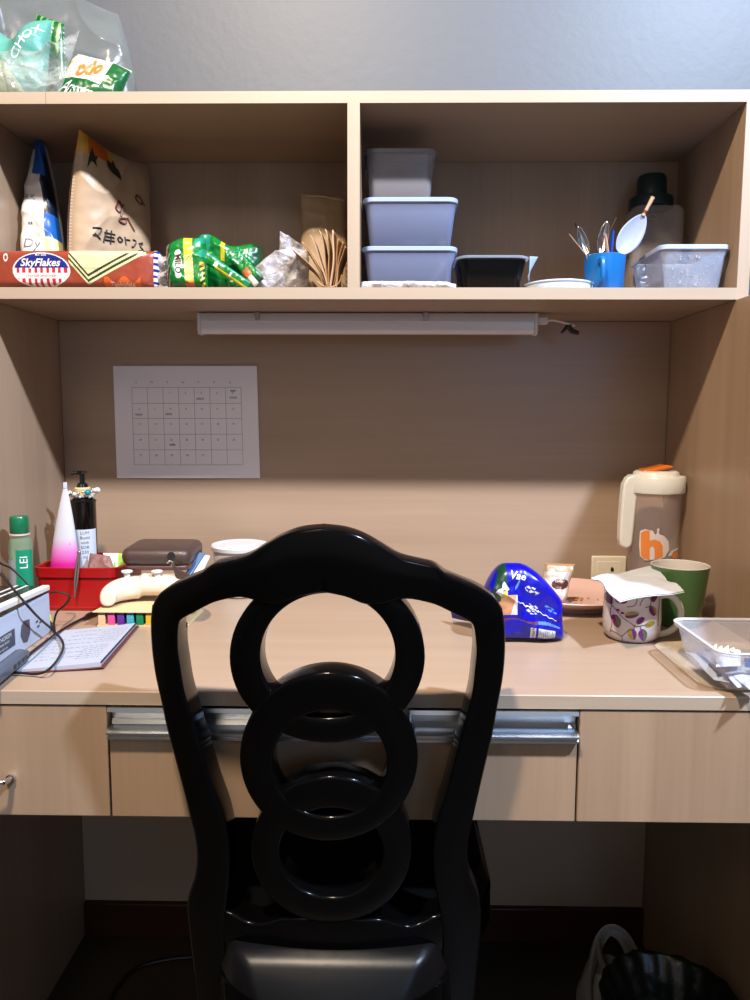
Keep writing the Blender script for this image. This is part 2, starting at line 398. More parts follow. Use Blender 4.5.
# crest
cr = [((327.2, 528), (327.2, 592)), ((300, 530.5), (300, 597)), ((280, 537), (281, 604)), ((262, 547), (264, 604)), ((245, 557), (241, 598)), ((226, 562), (217, 602)),
      ((211, 565.5), (203, 608)), ((200, 573.5), (194, 613)), ((186, 579.5), (186, 617)), ((172, 585.5), (180, 621)), ((160, 593), (178, 626)), ((154.5, 600), (177.3, 632)), ((151, 608), (177, 640))]
A = [chair_pt(*a) for a, b in cr]; B = [chair_pt(*b) for a, b in cr]
A = catmull(A, 4); B = catmull(B, 4)
mir = lambda L: [(2*mxz(z)-x, z) for x, z in L]
A[0] = (mxz(A[0][1]), A[0][1]); B[0] = (mxz(B[0][1]), B[0][1])
AA = mir(A)[::-1]+A[1:]; BB = mir(B)[::-1]+B[1:]
obj('crest_rail', strip(AA, BB, .038, .004), BLK, ch, ang=60)
st = [((151, 606), (177, 636)), ((149.5, 622), (177, 650)), ((150.5, 648), (179.5, 668)), ((154, 675), (183, 690)), ((160, 702), (189, 712)), ((166, 730), (195, 733)), ((174, 760), (204, 762)), ((182, 790), (212.5, 790)),
      ((189, 817), (222, 817)), ((194, 838), (227, 838)), ((196, 858), (229, 860)), ((194, 878), (228.5, 882)), ((189, 893), (226.5, 900)), ((186, 906), (225, 912)), ((187, 922), (224, 926)), ((191, 958), (226, 960)), ((196, 1000), (230, 1000))]
A = [chair_pt(*a) for a, b in st]; B = [chair_pt(*b) for a, b in st]
xa_, za_ = A[-1]; xb_, zb_ = B[-1]
for z, dx, wd in ((.34, .002, .034), (.25, -.002, .031), (.15, -.010, .029), (.06, -.020, .028), (0.0, -.028, .028)):
    A.append((xa_+dx, z)); B.append((xa_+dx+wd, z))
A = catmull(A, 4); B = catmull(B, 4)
A = A+[]; B = B+[]
for mr in (False, True): obj('stile', strip(A, B, .046, .004, dy=.001, mirror=mr), BLK, ch, ang=60)
def ring(co, ro, ci, ri, dy):
    n = 72; A = []; B = []
    for k in range(n):
        a = 2*PI*k/n
        A.append(chair_pt(co[0]+ro[0]*math.cos(a), co[1]+ro[1]*math.sin(a))); B.append(chair_pt(ci[0]+ri[0]*math.cos(a), ci[1]+ri[1]*math.sin(a)))
    return strip(A, B, .038, .0035, dy=dy, closed=True)
obj('ring', ring((326.8, 658), (98.5, 87), (327.3, 657), (68, 62.5), .003), BLK, ch, ang=60)
obj('ring', ring((328.5, 758), (89.5, 85), (329.5, 765), (57.5, 53), .0015), BLK, ch, ang=60)
obj('ring', ring((331, 852), (81.2, 74), (331, 855), (52, 44.5), .003), BLK, ch, ang=60)
lr = [((222, 913), (222, 953)), ((232, 917), (232, 955)), ((245, 924), (245, 958)), ((258, 927), (258, 961)), ((272, 924), (272, 964)), ((284, 921), (284, 965.5)), ((305, 921), (305, 967)), ((331, 921), (331, 967.5))]
A = catmull([chair_pt(*a) for a, b in lr], 3); B = catmull([chair_pt(*b) for a, b in lr], 3)
A[-1] = (MX, A[-1][1]); B[-1] = (MX, B[-1][1])
A = A+mir(A)[::-1][1:]; B = B+mir(B)[::-1][1:]
obj('lower_rail', strip(A, B, .036, .0035, dy=.004), BLK, ch, ang=60)
# seat
SZ = .468
def seat_outline(v):      # half width at depth fraction v
    return .100+(.206-.100)*min(1, v/.55)**.8
def seat_s(u, v, top):
    y = -.088+v*.40; hw = seat_outline(v)
    if v < .1: hw *= (1-(1-v/.1)**2.5*.12)
    if v > .86: hw *= math.sqrt(max(0, 1-((v-.86)/.14)**2*.35))
    x = MX+(u*2-1)*hw
    e = min(1, (1-abs(u*2-1))/.12)*1.0; e2 = min(1, min(v, 1-v)/.09)
    h = (1-(1-e)**2)**.5*(1-(1-e2)**2)**.5
    z = SZ-.038+.038*h+.006*math.sin(PI*u)*math.sin(PI*v) if top else SZ-.04
    return (x, y-.006*math.sin(PI*u)*(1 if v < .01 else 0), z)
mb = MB(); mb.grid(36, 36, lambda u, v: seat_s(u, v, True)); mb.grid(36, 36, lambda u, v: seat_s(u, v, False))
sides = MB()
obj('seat_cushion', mb, LEATH, ch, label='black padded seat with a soft sheen')
fr = MB(); n = 28
out = [(MX+seat_outline(v/n)*1.0+.003, -.088+v/n*.40) for v in range(2, n+1)]
loop = out+[(2*MX-x, y) for x, y in out[::-1]]
fr.prism(loop, 2, SZ-.095, SZ-.0395)
obj('seat_frame', fr, BLK, ch, bevel=.004)
for sx in (-1, 1):
    pts = [(sx*.168, .27, SZ-.085), (sx*.178, .28, SZ-.14), (sx*.176, .282, .25), (sx*.168, .278, .13), (sx*.166, .28, .05), (sx*.172, .288, .0)]
    pts = catmull([(MX+x, y, z) for x, y, z in pts], 5)
    nn = len(pts); rr = [.028-.014*min(1, i/(nn*.7)) + (.004 if i > nn-4 else 0) for i in range(nn)]
    obj('front_leg', MB().tube(pts, rr, 14), BLK, ch)
# ---------------------------------------------------------------- soft packs
def V(p): return Vector(p)
def pack(corners, T, p=2.2, wr=.002, ws=30, seed=0, edge=None, nu=90, nv=60, color=None, sag=0, backT=None):
    """closed pillow between four corners TL,TR,BR,BL (seen from the front); color(u,v)->material index; returns MB and surface fn"""
    TL, TR, BR, BL = [Vector(c) for c in corners]
    nrm = ((TR-TL)+(BR-BL)).cross((TL-BL)+(TR-BR)).normalized()
    if nrm.y > 0: nrm = -nrm
    nrm_f = nrm
    off = Vector((seed*13.1, seed*7.7, seed*3.3))
    def base(u, v):
        q = (TL*(1-u)+TR*u)*(1-v)+(BL*(1-u)+BR*u)*v
        if edge: q = q+Vector(edge(u, v))
        return q
    def prof(u, v):
        a = max(0, 1-abs(2*u-1)**p); b = max(0, 1-abs(2*v-1)**p)
        return (a*b)**.5
    def F(u, v, d=0):
        q = base(u, v); h = prof(u, v)
        n = noise.fractal(q*ws+off, 1, 2, 3)*wr*min(1, h*3)+(1-abs(noise.noise(q*ws*.6+off*2)))**6*wr*1.0*min(1, h*3)
        return q+nrm_f*(T*.5*h+n+d)
    def B(u, v):
        q = base(u, v); h = prof(u, v)
        return q-nrm_f*((backT if backT is not None else T*.5)*h)
    mb = MB(); mb.grid(nu, nv, F, color or 0); mb.grid(nu//3, nv//3, B, 0)
    return mb, F
def ontext(s, size, F, cu, cv, w, h, mat_, parent, name='lettering', rot=0, label=None, **k):
    """lettering on a pack surface: centre cu,cv; w,h the pack size in metres"""
    cr, sr = math.cos(rot), math.sin(rot)
    def fn(x, y):
        X = cr*x-sr*y; Y_ = sr*x+cr*y
        return F(min(.999, max(.001, cu+X/w)), min(.999, max(.001, cv-Y_/h)), .0006)
    return obj(name, text_mb(s, size, fn, **k), mat_, parent, smooth=False, label=label, weld=False)
def shape_on(poly_fn, F, mat_, parent, name, n=12, d=.0005, label=None):
    """small filled blob: poly_fn(r,a)->(u,v)"""
    mb = MB(); mb.grid(n*3, n//2, lambda a, r: F(*poly_fn(r, a*2*PI), d), cu=True)
    return obj(name, mb, mat_, parent, label=label)

# ---- paper calendar
t = thing('wall_calendar', 'sheet of white paper with a printed month calendar stuck to the back panel', 'calendar', (-.33, D-.001, .959))
PAPER = mat('white_paper', (246, 241, 250), rough=.7); FAINT = mat('faint_print', (150, 146, 158), rough=.7); ORANGEF = mat('faint_orange', (222, 190, 170), rough=.7)
TL, TR, BR, BL = at(113, 366, Y=D-.0015), at(257, 366, Y=D-.0015), at(260, 478, Y=D-.0015), at(117, 478, Y=D-.0015)
def cal(u, v, d=0):
    q = (TL*(1-u)+TR*u)*(1-v)+(BL*(1-u)+BR*u)*v
    return Vector((q.x, q.y-d-.0022*math.sin(u*PI)**2*(.4+.6*v)-.0025*max(0, u-.8)*5*(1-v)*.8, q.z))
sheet = MB(); sheet.grid(24, 20, lambda u, v: cal(u, v)); sheet.grid(24, 20, lambda u, v: cal(u, v, -.0003))
g = MB(); x0, x1 = .125, .885; rows = [.19, .33, .465, .605, .745, .88]
def seg(u0, v0, u1, v1, w=.0022):
    n = 10; du, dv = u1-u0, v1-v0; L = math.hypot(du*.28, dv*.21); nu_, nv_ = -dv*.21/L, du*.28/L
    for i in range(n):
        a = i/n; b = (i+1)/n; o1, o2 = nu_*w/.28*.28, nv_*w
        P = lambda s, k: cal(u0+du*s+k*nu_*w, v0+dv*s+k*nv_*w*1.3, .0005)
        g.add([P(a, -.5), P(b, -.5), P(b, .5), P(a, .5)], [(0, 1, 2, 3)])
for r_ in rows: seg(x0, r_, x1, r_)
for i in range(8): seg(x0+(x1-x0)*i/7, rows[0], x0+(x1-x0)*i/7, rows[-1])
tx = MB()
def caltxt(s, size, cu, cv):
    m = text_mb(s, size, lambda x, y: cal(cu+x/.28, cv-y/.212, .0005), cut=.02); tx.add(m.v, m.f)
for i, s in enumerate('SMTWTFS'): caltxt(s, .006, x0+(x1-x0)*(i+.3)/7, .145)
dnum = 1
for r_ in range(5):
    for c in range(7):
        if r_ == 0 and c < 2: continue
        if dnum > 31: break
        caltxt(str(dnum), .0055, x0+(x1-x0)*(c+.45)/7, rows[r_]+.05); dnum += 1
hw = MB()
for cu, cv, wd in ((.60, .29, .05), (.83, .28, .055), (.17, .43, .05), (.38, .425, .045), (.40, .70, .04), (.83, .22, .04)):
    pts = [cal(cu+wd*(i/14-.5), cv+.012*math.sin(i*1.9+cu*20), .0012) for i in range(15)]
    hw.tube(pts, .00035, 4)
sheet.add(g.v, g.f, 1); sheet.add(tx.v, tx.f, 2); sheet.add(hw.v, hw.f, 3)
obj('printed_sheet', sheet, [PAPER, FAINT, mat('date_print', (130, 124, 140), rough=.7), mat('pencil', (95, 90, 105), rough=.7)], t, smooth=False, weld=False, label='paper with a faint grey day grid')

# ---- socket
t = thing('wall_socket', 'cream socket plate on the back panel behind the patterned mug', 'socket', (.468, D, .765))
CREAM = mat('cream_plastic', (232, 222, 200), rough=.35)
c = at(608.5, 570, Y=D-.008); W2, H2 = .0355, .0245
a = at(592, 556, Y=D-.008); b = at(627, 556, Y=D-.008)
obj('plate', MB().box(a.x, b.x, D-.008, D-.0003, a.z-.068, a.z), CREAM, t, bevel=.003, bseg=3)
obj('face', MB().box(a.x+.010, b.x-.010, D-.0095, D-.008, a.z-.058, a.z-.010), CREAM, t, bevel=.001)
sl = at(612, 569.5, Y=D-.0098)
obj('slot', MB().prism([(sl.x-.0025, sl.z-.004), (sl.x+.0035, sl.z-.004), (sl.x+.0035, sl.z+.001), (sl.x+.001, sl.z+.0045), (sl.x-.0005, sl.z+.0045), (sl.x-.0025, sl.z+.001)], 1, D-.0099, D-.0094), INK, t, smooth=False)
obj('slot', MB().prism([(sl.x-.0025, sl.z-.026), (sl.x+.0035, sl.z-.026), (sl.x+.0035, sl.z-.021), (sl.x+.001, sl.z-.0175), (sl.x-.0005, sl.z-.0175), (sl.x-.0025, sl.z-.021)], 1, D-.0099, D-.0094), INK, t, smooth=False)

# ================================================================ LEFT SIDE OF THE DESK
ZT = .7502
# ---- alcohol bottle
bx, by = -.5545, .325
c0 = at(20, 600, Y=by)
t = thing('alcohol_bottle', 'small clear green bottle with a dark green cap and green label', 'bottle', (-.548, by, ZT))
cx = at(21, 560, Y=by).x
GCL = mat('clear_green_plastic', (130, 190, 150), rough=.12, alpha=.32, spec=.8)
GRN = mat('dark_green_cap', (6, 104, 66), rough=.3); GLB = mat('green_label', (10, 140, 104), rough=.35)
zc = at(20, 516, Y=by).z; zs = at(20, 534, Y=by).z
R = .0185
obj('body', MB().lathe([(0, ZT), (R-.002, ZT), (R, ZT+.004), (R, zs-.016), (R-.002, zs-.008), (R-.006, zs-.002), (.0125, zs), (.0125, zs+.004), (0, zs+.004)], (cx, by, 0), 36, sy=.8), GCL, t)
obj('cap', MB().lathe([(.0, zs+.001), (.0135, zs+.001), (.0145, zs+.003), (.0142, zc-.003), (.0125, zc), (0, zc)], (cx, by, 0), 36), GRN, t)
obj('cap_ring', MB().lathe([(.0125, zs-.0015), (.0155, zs-.001), (.0155, zs+.001), (.0125, zs+.0015)], (cx, by, 0), 32), mat('pale_pink_seal', (226, 190, 186), rough=.4), t, label='pale pink seal under the cap')
def wrap(a0, a1, z0, z1, r, m, name, lab=None):
    mb = MB(); mb.grid(20, 4, lambda u, v: (cx+r*math.sin(a0+(a1-a0)*u), by-r*.8*math.cos(a0+(a1-a0)*u), z0+(z1-z0)*v)); return obj(name, mb, m, t, label=lab)
wrap(-.05, 1.5, ZT+.025, zs-.024, R+.0004, GLB, 'front_label', 'green label with white outlined lettering')
wrap(-1.3, -.15, ZT+.025, zs-.04, R+.0004, mat('grey_label', (150, 158, 165), rough=.4), 'back_label', 'greyish label side')
wrap(-1.2, 1.5, ZT+.0, ZT+.020, R+.0005, mat('pale_green_label', (96, 190, 130), rough=.35), 'base_label', 'pale green base')
wrap(-.1, 1.5, ZT+.0205, ZT+.0255, R+.0006, mat('red_band', (190, 60, 60), rough=.4), 'red_band', 'thin red band')
fn = lambda x, y: (cx+(R+.0009)*math.sin(.62-y/R), by-(R+.0009)*.8*math.cos(.62-y/R), at(25, 561, Y=by).z+x)
obj('lettering', text_mb('LEI', .017, fn, cut=.003), WINK, t, smooth=False, weld=False)

# ---- red basket
RED = mat('red_plastic', (176, 18, 22), rough=.32, spec=.5)
t = thing('red_basket', 'small red plastic basket holding toiletries in the left desk corner', 'basket', (-.47, .43, ZT))
X0, X1, Y0, Y1 = -.541, -.400, .362, .505
zr = at(70, 568, Y=Y0).z
def rrect(x0, x1, y0, y1, r, n=6):
    P = []
    for (cx_, cy_, a0) in ((x1-r, y1-r, 0), (x0+r, y1-r, PI/2), (x0+r, y0+r, PI), (x1-r, y0+r, 1.5*PI)):
        for k in range(n+1): a = a0+PI/2*k/n; P.append((cx_+r*math.cos(a), cy_+r*math.sin(a)))
    return P
def tub(levels, x0, x1, y0, y1, r, cap_first=True, cap_last=True, n=6):
    """levels: (z, inset) rings of a rounded rectangle skin"""
    vs = []; fs = []; N = 4*(n+1)
    for z, i in levels:
        for p in rrect(x0+i, x1-i, y0+i, y1-i, max(.001, r-i), n): vs.append((p[0], p[1], z))
    for j in range(len(levels)-1):
        for k in range(N): fs.append((j*N+k, j*N+(k+1) % N, (j+1)*N+(k+1) % N, (j+1)*N+k))
    if cap_first: fs.append(tuple(range(N-1, -1, -1)))
    if cap_last: fs.append(tuple(range((len(levels)-1)*N, len(levels)*N)))
    return MB().add(vs, fs)
obj('tray', tub([(ZT, .006), (ZT+.006, .004), (ZT+.007, .0055), (zr-.016, .002), (zr-.016, -.001), (zr-.002, -.0025), (zr, -.003), (zr+.001, 0), (zr, .003), (ZT+.003, .009)], X0, X1, Y0, Y1, .014), RED, t)
# ---- face tube
t = thing('face_wash_tube', 'tall white squeeze tube fading to magenta, standing in the red basket', 'tube', (-.51, .39, ZT+.004))
TW = bpy.data.materials.new('white_magenta_tube'); TW.use_nodes = True; nt = TW.node_tree; b_ = nt.nodes['Principled BSDF']
tc = nt.nodes.new('ShaderNodeTexCoord'); sp = nt.nodes.new('ShaderNodeSeparateXYZ'); rp = nt.nodes.new('ShaderNodeValToRGB')
nt.links.new(tc.outputs['Object'], sp.inputs[0]); mr = nt.nodes.new('ShaderNodeMapRange'); mr.inputs['From Min'].default_value = .0; mr.inputs['From Max'].default_value = .2
nt.links.new(sp.outputs['Z'], mr.inputs['Value']); nt.links.new(mr.outputs['Result'], rp.inputs['Fac']); nt.links.new(rp.outputs['Color'], b_.inputs['Base Color'])
rp.color_ramp.elements[0].position = .36; rp.color_ramp.elements[0].color = lin((214, 30, 150)); rp.color_ramp.elements[1].position = .58; rp.color_ramp.elements[1].color = lin((206, 206, 216))
e = rp.color_ramp.elements.new(.47); e.color = lin((226, 130, 205)); b_.inputs['Roughness'].default_value = .35
py_ = .395; tb = at(63, 568, Y=py_); tt = at(65, 486, Y=py_)
def tube_s(u, v):
    a = 2*PI*u; z = ZT+.0045+(tt.z-ZT-.0045)*v
    w = .0245*(1-v**2.0)+.0024; dth = .017*(1-v)**.6*(1-v**8)+.0004
    if v < .06: w *= .92+v; dth *= .9
    return (tb.x+(tt.x-tb.x+.0003)*v+w*math.cos(a), py_+dth*math.sin(a), z)
mb = MB(); mb.grid(40, 40, tube_s, cu=True); mb.add([tube_s(i/40, 0) for i in range(40)], [tuple(range(40))])
obj('tube_body', mb, TW, t)
mb = MB(); mb.box(tt.x-.0028, tt.x+.0034, py_-.0012, py_+.0012, tt.z-.004, tt.z+.006); obj('crimped_end', mb, mat('pale_crimp', (205, 212, 226), rough=.4), t, bevel=.0006)
def fnv(x, y): 
    zz = ZT+.11+x; v = (zz-ZT-.0045)/(tt.z-ZT-.0045); d_ = .017*(1-v)**.6
    return (tb.x+.016-(v-.5)*.018-y, py_-d_*.75-.001, zz)
obj('lettering', text_mb('L', .007, fnv, cut=.01), INK, t, smooth=False)
# ---- pump bottle
t = thing('pump_bottle', 'black pump bottle with a white label, bead bracelets round its neck', 'bottle', (-.486, .455, ZT+.004))
pY = .455; pc = at(84.5, 540, Y=pY).x; z_sh = at(84, 500, Y=pY).z; z_lab = at(84, 528, Y=pY).z; z_top = at(84, 471, Y=pY).z
BG = mat('black_bottle_plastic', (10, 14, 14), rough=.14, spec=.6)
Rb = .0215
obj('body', MB().lathe([(0, ZT+.0045), (Rb-.002, ZT+.0045), (Rb, ZT+.008), (Rb, z_sh-.003), (Rb+.0015, z_sh-.001), (Rb-.003, z_sh+.002), (.013, z_sh+.006), (.011, z_sh+.010), (.011, z_sh+.02), (0, z_sh+.02)], (pc, pY, 0), 40), BG, t)
obj('collar', MB().lathe([(0, z_sh+.008), (.014, z_sh+.008), (.014, z_sh+.021), (.012, z_sh+.023), (0, z_sh+.023)], (pc, pY, 0), 32), mat('cream_collar', (205, 190, 140), rough=.4), t, label='cream collar ring')
ph = obj('pump_head', MB().lathe([(0, z_sh+.023), (.010, z_sh+.023), (.008, z_sh+.029), (.0045, z_sh+.031), (.0045, z_top-.006), (.008, z_top-.005), (.009, z_top-.001), (.007, z_top), (0, z_top)], (pc, pY, 0), 24), BG, t)
obj('nozzle', MB().tube([(pc, pY, z_top-.0035), (pc-.012, pY-.004, z_top-.0030), (pc-.017, pY-.006, z_top-.0055)], [.0042, .0036, .0025], 10), BG, ph)
mb = MB(); mb.grid(24, 4, lambda u, v: (pc+(Rb+.0005)*math.sin(-1.45+2.9*u), pY-(Rb+.0005)*math.cos(-1.45+2.9*u), ZT+.02+(z_lab-ZT-.02)*v))
obj('label_wrap', mb, mat('white_label', (206, 216, 230), rough=.45), t, label='white paper label')
tx = MB()
for k, s in enumerate(('LUM', 'Bodd', 'with', 'SOR', '230', 'ml')):
    def fn(x, y, k=k):
        a = .42+x/Rb; return (pc+(Rb+.0009)*math.sin(a), pY-(Rb+.0009)*math.cos(a), z_lab-.006-.0085*k+y)
    m = text_mb(s, .0075, fn, cut=.01); tx.add(m.v, m.f)
obj('lettering', tx, mat('label_grey_ink', (90, 96, 110), rough=.5), t, smooth=False, weld=False)
# ---- bracelets (individual)
PEARL = mat('pearl_white', (226, 222, 214), rough=.18, spec=.8, coat=.5); TEAL = mat('teal_bead', (20, 130, 150), rough=.12, coat=.6); SILV = mat('silver_bead', (190, 186, 182), rough=.2, metal=.8)
def bracelet(label, r, z, tilt, dx, n, rb, mats, specials):
    t = thing('bead_bracelet', label, 'bracelet', (pc, pY, z), 'bead bracelets on the pump bottle')
    for k in range(n):
        a = 2*PI*k/n; p = (pc+dx+r*math.cos(a), pY-.002+r*.9*math.sin(a), z+tilt*math.cos(a)+.0012*math.sin(k*2.1))
        rr, m, nm = rb, mats, 'bead'
        if k in specials: rr, m, nm = specials[k]
        obj(nm, MB().sphere(p, rr, 7), m, t, label=None if m is mats else ('teal bead' if m is TEAL else 'large pearl bead'))
bracelet('string of small pearl beads looped low round the pump bottle shoulder', .0195, z_sh+.009, -.001, 0, 22, .0029, PEARL, {16: (.0042, PEARL, 'bead')})
bracelet('silver bead bracelet with a teal bead and a big pearl on the pump neck', .0245, z_sh+.0145, .003, .0025, 20, .0028, SILV, {17: (.0052, TEAL, 'bead'), 0: (.0055, PEARL, 'bead'), 19: (.0042, PEARL, 'bead'), 14: (.0035, PEARL, 'bead'), 10: (.0045, PEARL, 'bead')})
# ---- small things in basket
KR = mat('mauve_brown_pouch', (138, 98, 92), rough=.55)
mb, F = pack([at(90, 553, Y=.43), at(110, 556, Y=.41), at(118, 579, Y=.39), at(86, 579, Y=.39)], .014, wr=.0022, ws=60, nu=30, nv=24, seed=3)
tag(obj('cosmetic_pouch', mb, KR), 'crumpled mauve brown pouch poking out of the red basket', 'pouch')
t = thing('tissue_pack', 'white and lime green packet at the back of the red basket', 'packet', (-.41, .46, .80))
GW = [mat('packet_white', (226, 230, 232), rough=.35), mat('lime_green', (150, 196, 60), rough=.4)]
cc = [at(103, 553, Y=.452), at(125, 553, Y=.452), at(125, 585, Y=.44), at(108, 585, Y=.44)]
mb, F = pack(cc, .012, wr=.001, nu=60, nv=40, color=lambda u, v: 1 if (u > .72 and v < .8) or (.5 < u < .58 and v > .3) or (abs(u-.66) < .05 and v > .5) else 0)
obj('wrapper', mb, GW, t)
t = thing('tweezers', 'thin metal tweezers hooked over the front rim of the red basket', 'tweezers', (-.47, .352, .78))
TZ = mat('tweezer_steel', (150, 130, 126), rough=.3, metal=.8)
p0 = at(79, 553, Y=.357); p1 = at(74.5, 597, Y=.3565)
for k, dx in ((0, -.0012), (1, .0014)):
    obj('arm', MB().tube([p0, p0*.75+p1*.25+Vector((dx*1.6, -.001, 0)), p0*.4+p1*.6+Vector((dx*1.5, -.001, 0)), p1+Vector((dx*.2, 0, 0))], [.0022, .0020, .0018, .0008], 8), TZ, t)
obj('loop_end', MB().sphere(p0, .0034, 6, sc=(1, .6, 1.2)), TZ, t)

# ---- box with black top
WB = mat('pale_blue_white_card', (204, 214, 232), rough=.35); BKT = mat('black_card_gloss', (16, 17, 16), rough=.25); GRY = mat('slate_print', (70, 80, 96), rough=.5)
Bx0, Bx1, By0, By1 = -.5765, -.4405, .045, .243
t = thing('packaging_box', 'white printed cardboard box with a black top at the left end of the desk', 'box', (-.51, .14, ZT))
zb_ = at(46, 597, X=-.452).z
A0 = at(0, 668, Z=ZT); A1 = at(51, 632, Z=ZT); A0.z = 0; A1.z = 0; dirv = (A1-A0).normalized(); nv_ = Vector((dirv.y, -dirv.x, 0))
ext = .03; A0 = A0-dirv*ext
Ls = (A1-A0).length; dep = -.104
def facez(px, py):
    """height of photo point on the box's side face"""
    q = at(px, py, Z=ZT); r = cam_dir(px-375, py-500); t_ = (A0-CAM).dot(nv_)/r.dot(nv_); return (CAM+r*t_).z
zl, zrr = facez(0, 606), facez(45, 587)
def ztop(s_, k=0): 
    f_ = (s_-ext)/(Ls-ext); return (zl+(zrr-zl)*f_)-k
def bxp(s, d, z): q = A0+dirv*s+nv_*d; return (max(q.x, XL+.001), q.y, z)
def prism_s(k0, k1, d0, d1, ks=None):
    """slab following the sloping top: from ztop-k0 to ztop-k1"""
    k0b = ks if ks is not None else k0
    z = [ztop(0, k0), ztop(Ls, k0b), ztop(0, k1), ztop(Ls, k1)]
    return MB().add([bxp(0, d0, z[0]), bxp(Ls, d0, z[1]), bxp(Ls, d1, z[1]), bxp(0, d1, z[0]), bxp(0, d0, z[2]), bxp(Ls, d0, z[3]), bxp(Ls, d1, z[3]), bxp(0, d1, z[2])],
       [(0, 3, 2, 1), (4, 5, 6, 7), (0, 1, 5, 4), (1, 2, 6, 5), (2, 3, 7, 6), (3, 0, 4, 7)])
mb = MB(); z = [ztop(0, .017), ztop(Ls, .0125)]
mb.add([bxp(0, 0, ZT), bxp(Ls, 0, ZT), bxp(Ls, dep, ZT), bxp(0, dep, ZT), bxp(0, 0, z[0]), bxp(Ls, 0, z[1]), bxp(Ls, dep, z[1]), bxp(0, dep, z[0])],
       [(0, 3, 2, 1), (4, 5, 6, 7), (0, 1, 5, 4), (1, 2, 6, 5), (2, 3, 7, 6), (3, 0, 4, 7)])
obj('carton', mb, WB, t, smooth=False, bevel=.0015)
obj('lid', prism_s(.0168, .001, -.002, dep, .0123), BKT, t, smooth=False, bevel=.001, label='glossy black lid, its side band painting in a shadow gap')  # black top is real; the band below white_edge stands in for shade
obj('white_edge', prism_s(.008, 0, .0015, -.010), WHITE, t, smooth=False, bevel=.0015, label='white strip along the lid edge')
for k in (.03, .045): obj('lid_stripe', prism_s(.001, .0005, -k, -k-.004), WHITE, t, smooth=False, label='thin pale stripe on the lid')
sidef = lambda s, z: Vector(bxp(s, .0006, z))
def quad_on(s0, s1, z0, z1, m, nm, lab=None, skew=0): obj(nm, MB().add([sidef(s0, z0), sidef(s1, z0), sidef(s1, z1), sidef(s0, z1)], [(0, 1, 2, 3)]), m, t, smooth=False, label=lab)
quad_on(.0, .075, ZT+.017, ZT+.040, GRY, 'printed_panel', 'dark grey printed panel')
tx = MB()
for k, (s, sz) in enumerate((('AUTHORISM', .0085), ('wellness device', .0055), ('for daily use', .0045))):
    m = text_mb(s, sz, lambda x, y, k=k: Vector(bxp(.040+x, .0012, ZT+.0345-.0065*k+y)), cut=.02); tx.add(m.v, m.f)
obj('lettering', tx, WINK, t, smooth=False, weld=False)
oc = [(.092, .024), (.096, .037), (.104, .042), (.122, .040), (.122, .020), (.112, .010), (.100, .012)]
obj('product_picture', MB().add([sidef(s, ZT+z) for s, z in oc], [tuple(range(len(oc)))]), mat('picture_mauve', (92, 84, 100), rough=.5), t, smooth=False, label='grey product picture')
for s0, z0 in ((.142, .028), (.146, .020), (.154, .024)): quad_on(s0, s0+.008, ZT+z0, ZT+z0+.003, GRY, 'printed_icon')

# ---- notebook
t = thing('notebook', 'open notebook with white written pages and curled red cover on the desk', 'notebook', (-.38, .16, ZT))
NP = mat('notebook_paper', (176, 182, 198), rough=.6); RC = mat('notebook_red_cover', (120, 50, 48), rough=.5); NK = mat('notebook_black_cover', (30, 32, 40), rough=.5)
q = [at(54, 634, Z=ZT), at(136, 628, Z=ZT), at(101, 669, Z=ZT), at(16, 673, Z=ZT)]
def nb(u, v, h=0):
    p = (q[0]*(1-u)+q[1]*u)*(1-v)+(q[3]*(1-u)+q[2]*u)*v
    lift = .004+.004*u**3+.003*(1-u)*0+.0022*math.sin(PI*u)*.5+.0016*u*v
    return Vector((p.x, p.y, ZT+lift+h))
mb = MB(); mb.grid(30, 20, lambda u, v: nb(u, v)); mb.grid(30, 20, lambda u, v: Vector((nb(u, v).x, nb(u, v).y, ZT+.0012+.002*u**3)))
for (f1) in (lambda a: (a, 0), lambda a: (a, 1), lambda a: (0, a), lambda a: (1, a)):
    mb.grid(30, 1, lambda a, b, f1=f1: nb(*f1(a)) if b > .5 else Vector((nb(*f1(a)).x, nb(*f1(a)).y, ZT+.0012+.002*f1(a)[0]**3)))
obj('pages', mb, NP, t, label='white pages with faint writing')
def cov(u, v, z, e=.004):
    p = nb(u, v); d = (q[1]-q[0]).normalized()*e*(2*u-1)+(q[3]-q[0]).normalized()*e*(2*v-1)
    return Vector((p.x+d.x, p.y+d.y, z+.002*u**3))
mb = MB()
mb.grid(16, 8, lambda u, v: cov(u, v, ZT+.0002)); mb.grid(16, 8, lambda u, v: cov(u, v, ZT+.0009))
obj('cover', mb, RC, t, label='dull red cover edge')
mb = MB()
pts = [nb(.995, v, .0006)+Vector((.001, 0, -.001)) for v in [i/12 for i in range(13)]]
obj('page_edge', MB().tube(pts, .0012, 6), NK, t, label='dark edge of the curled pages')
mb = MB(); random.seed(3)
for blk in ((.30, .10, .62, .9), (.66, .12, .95, .5), (.62, .55, .9, .9), (.12, .3, .28, .9)):
    for r_ in range(7):
        v = blk[1]+(blk[3]-blk[1])*r_/7; u = blk[0]
        while u < blk[2]:
            L_ = random.uniform(.01, .05); u2 = min(blk[2], u+L_)
            mb.add([nb(u, v, .0003), nb(u2, v, .0003), nb(u2, v+.012, .0003), nb(u, v+.012, .0003)], [(0, 1, 2, 3)]); u = u2+random.uniform(.01, .03)
obj('writing', mb, mat('faint_blue_writing', (150, 156, 176), rough=.6), t, smooth=False, weld=False, label='faint blue handwriting')

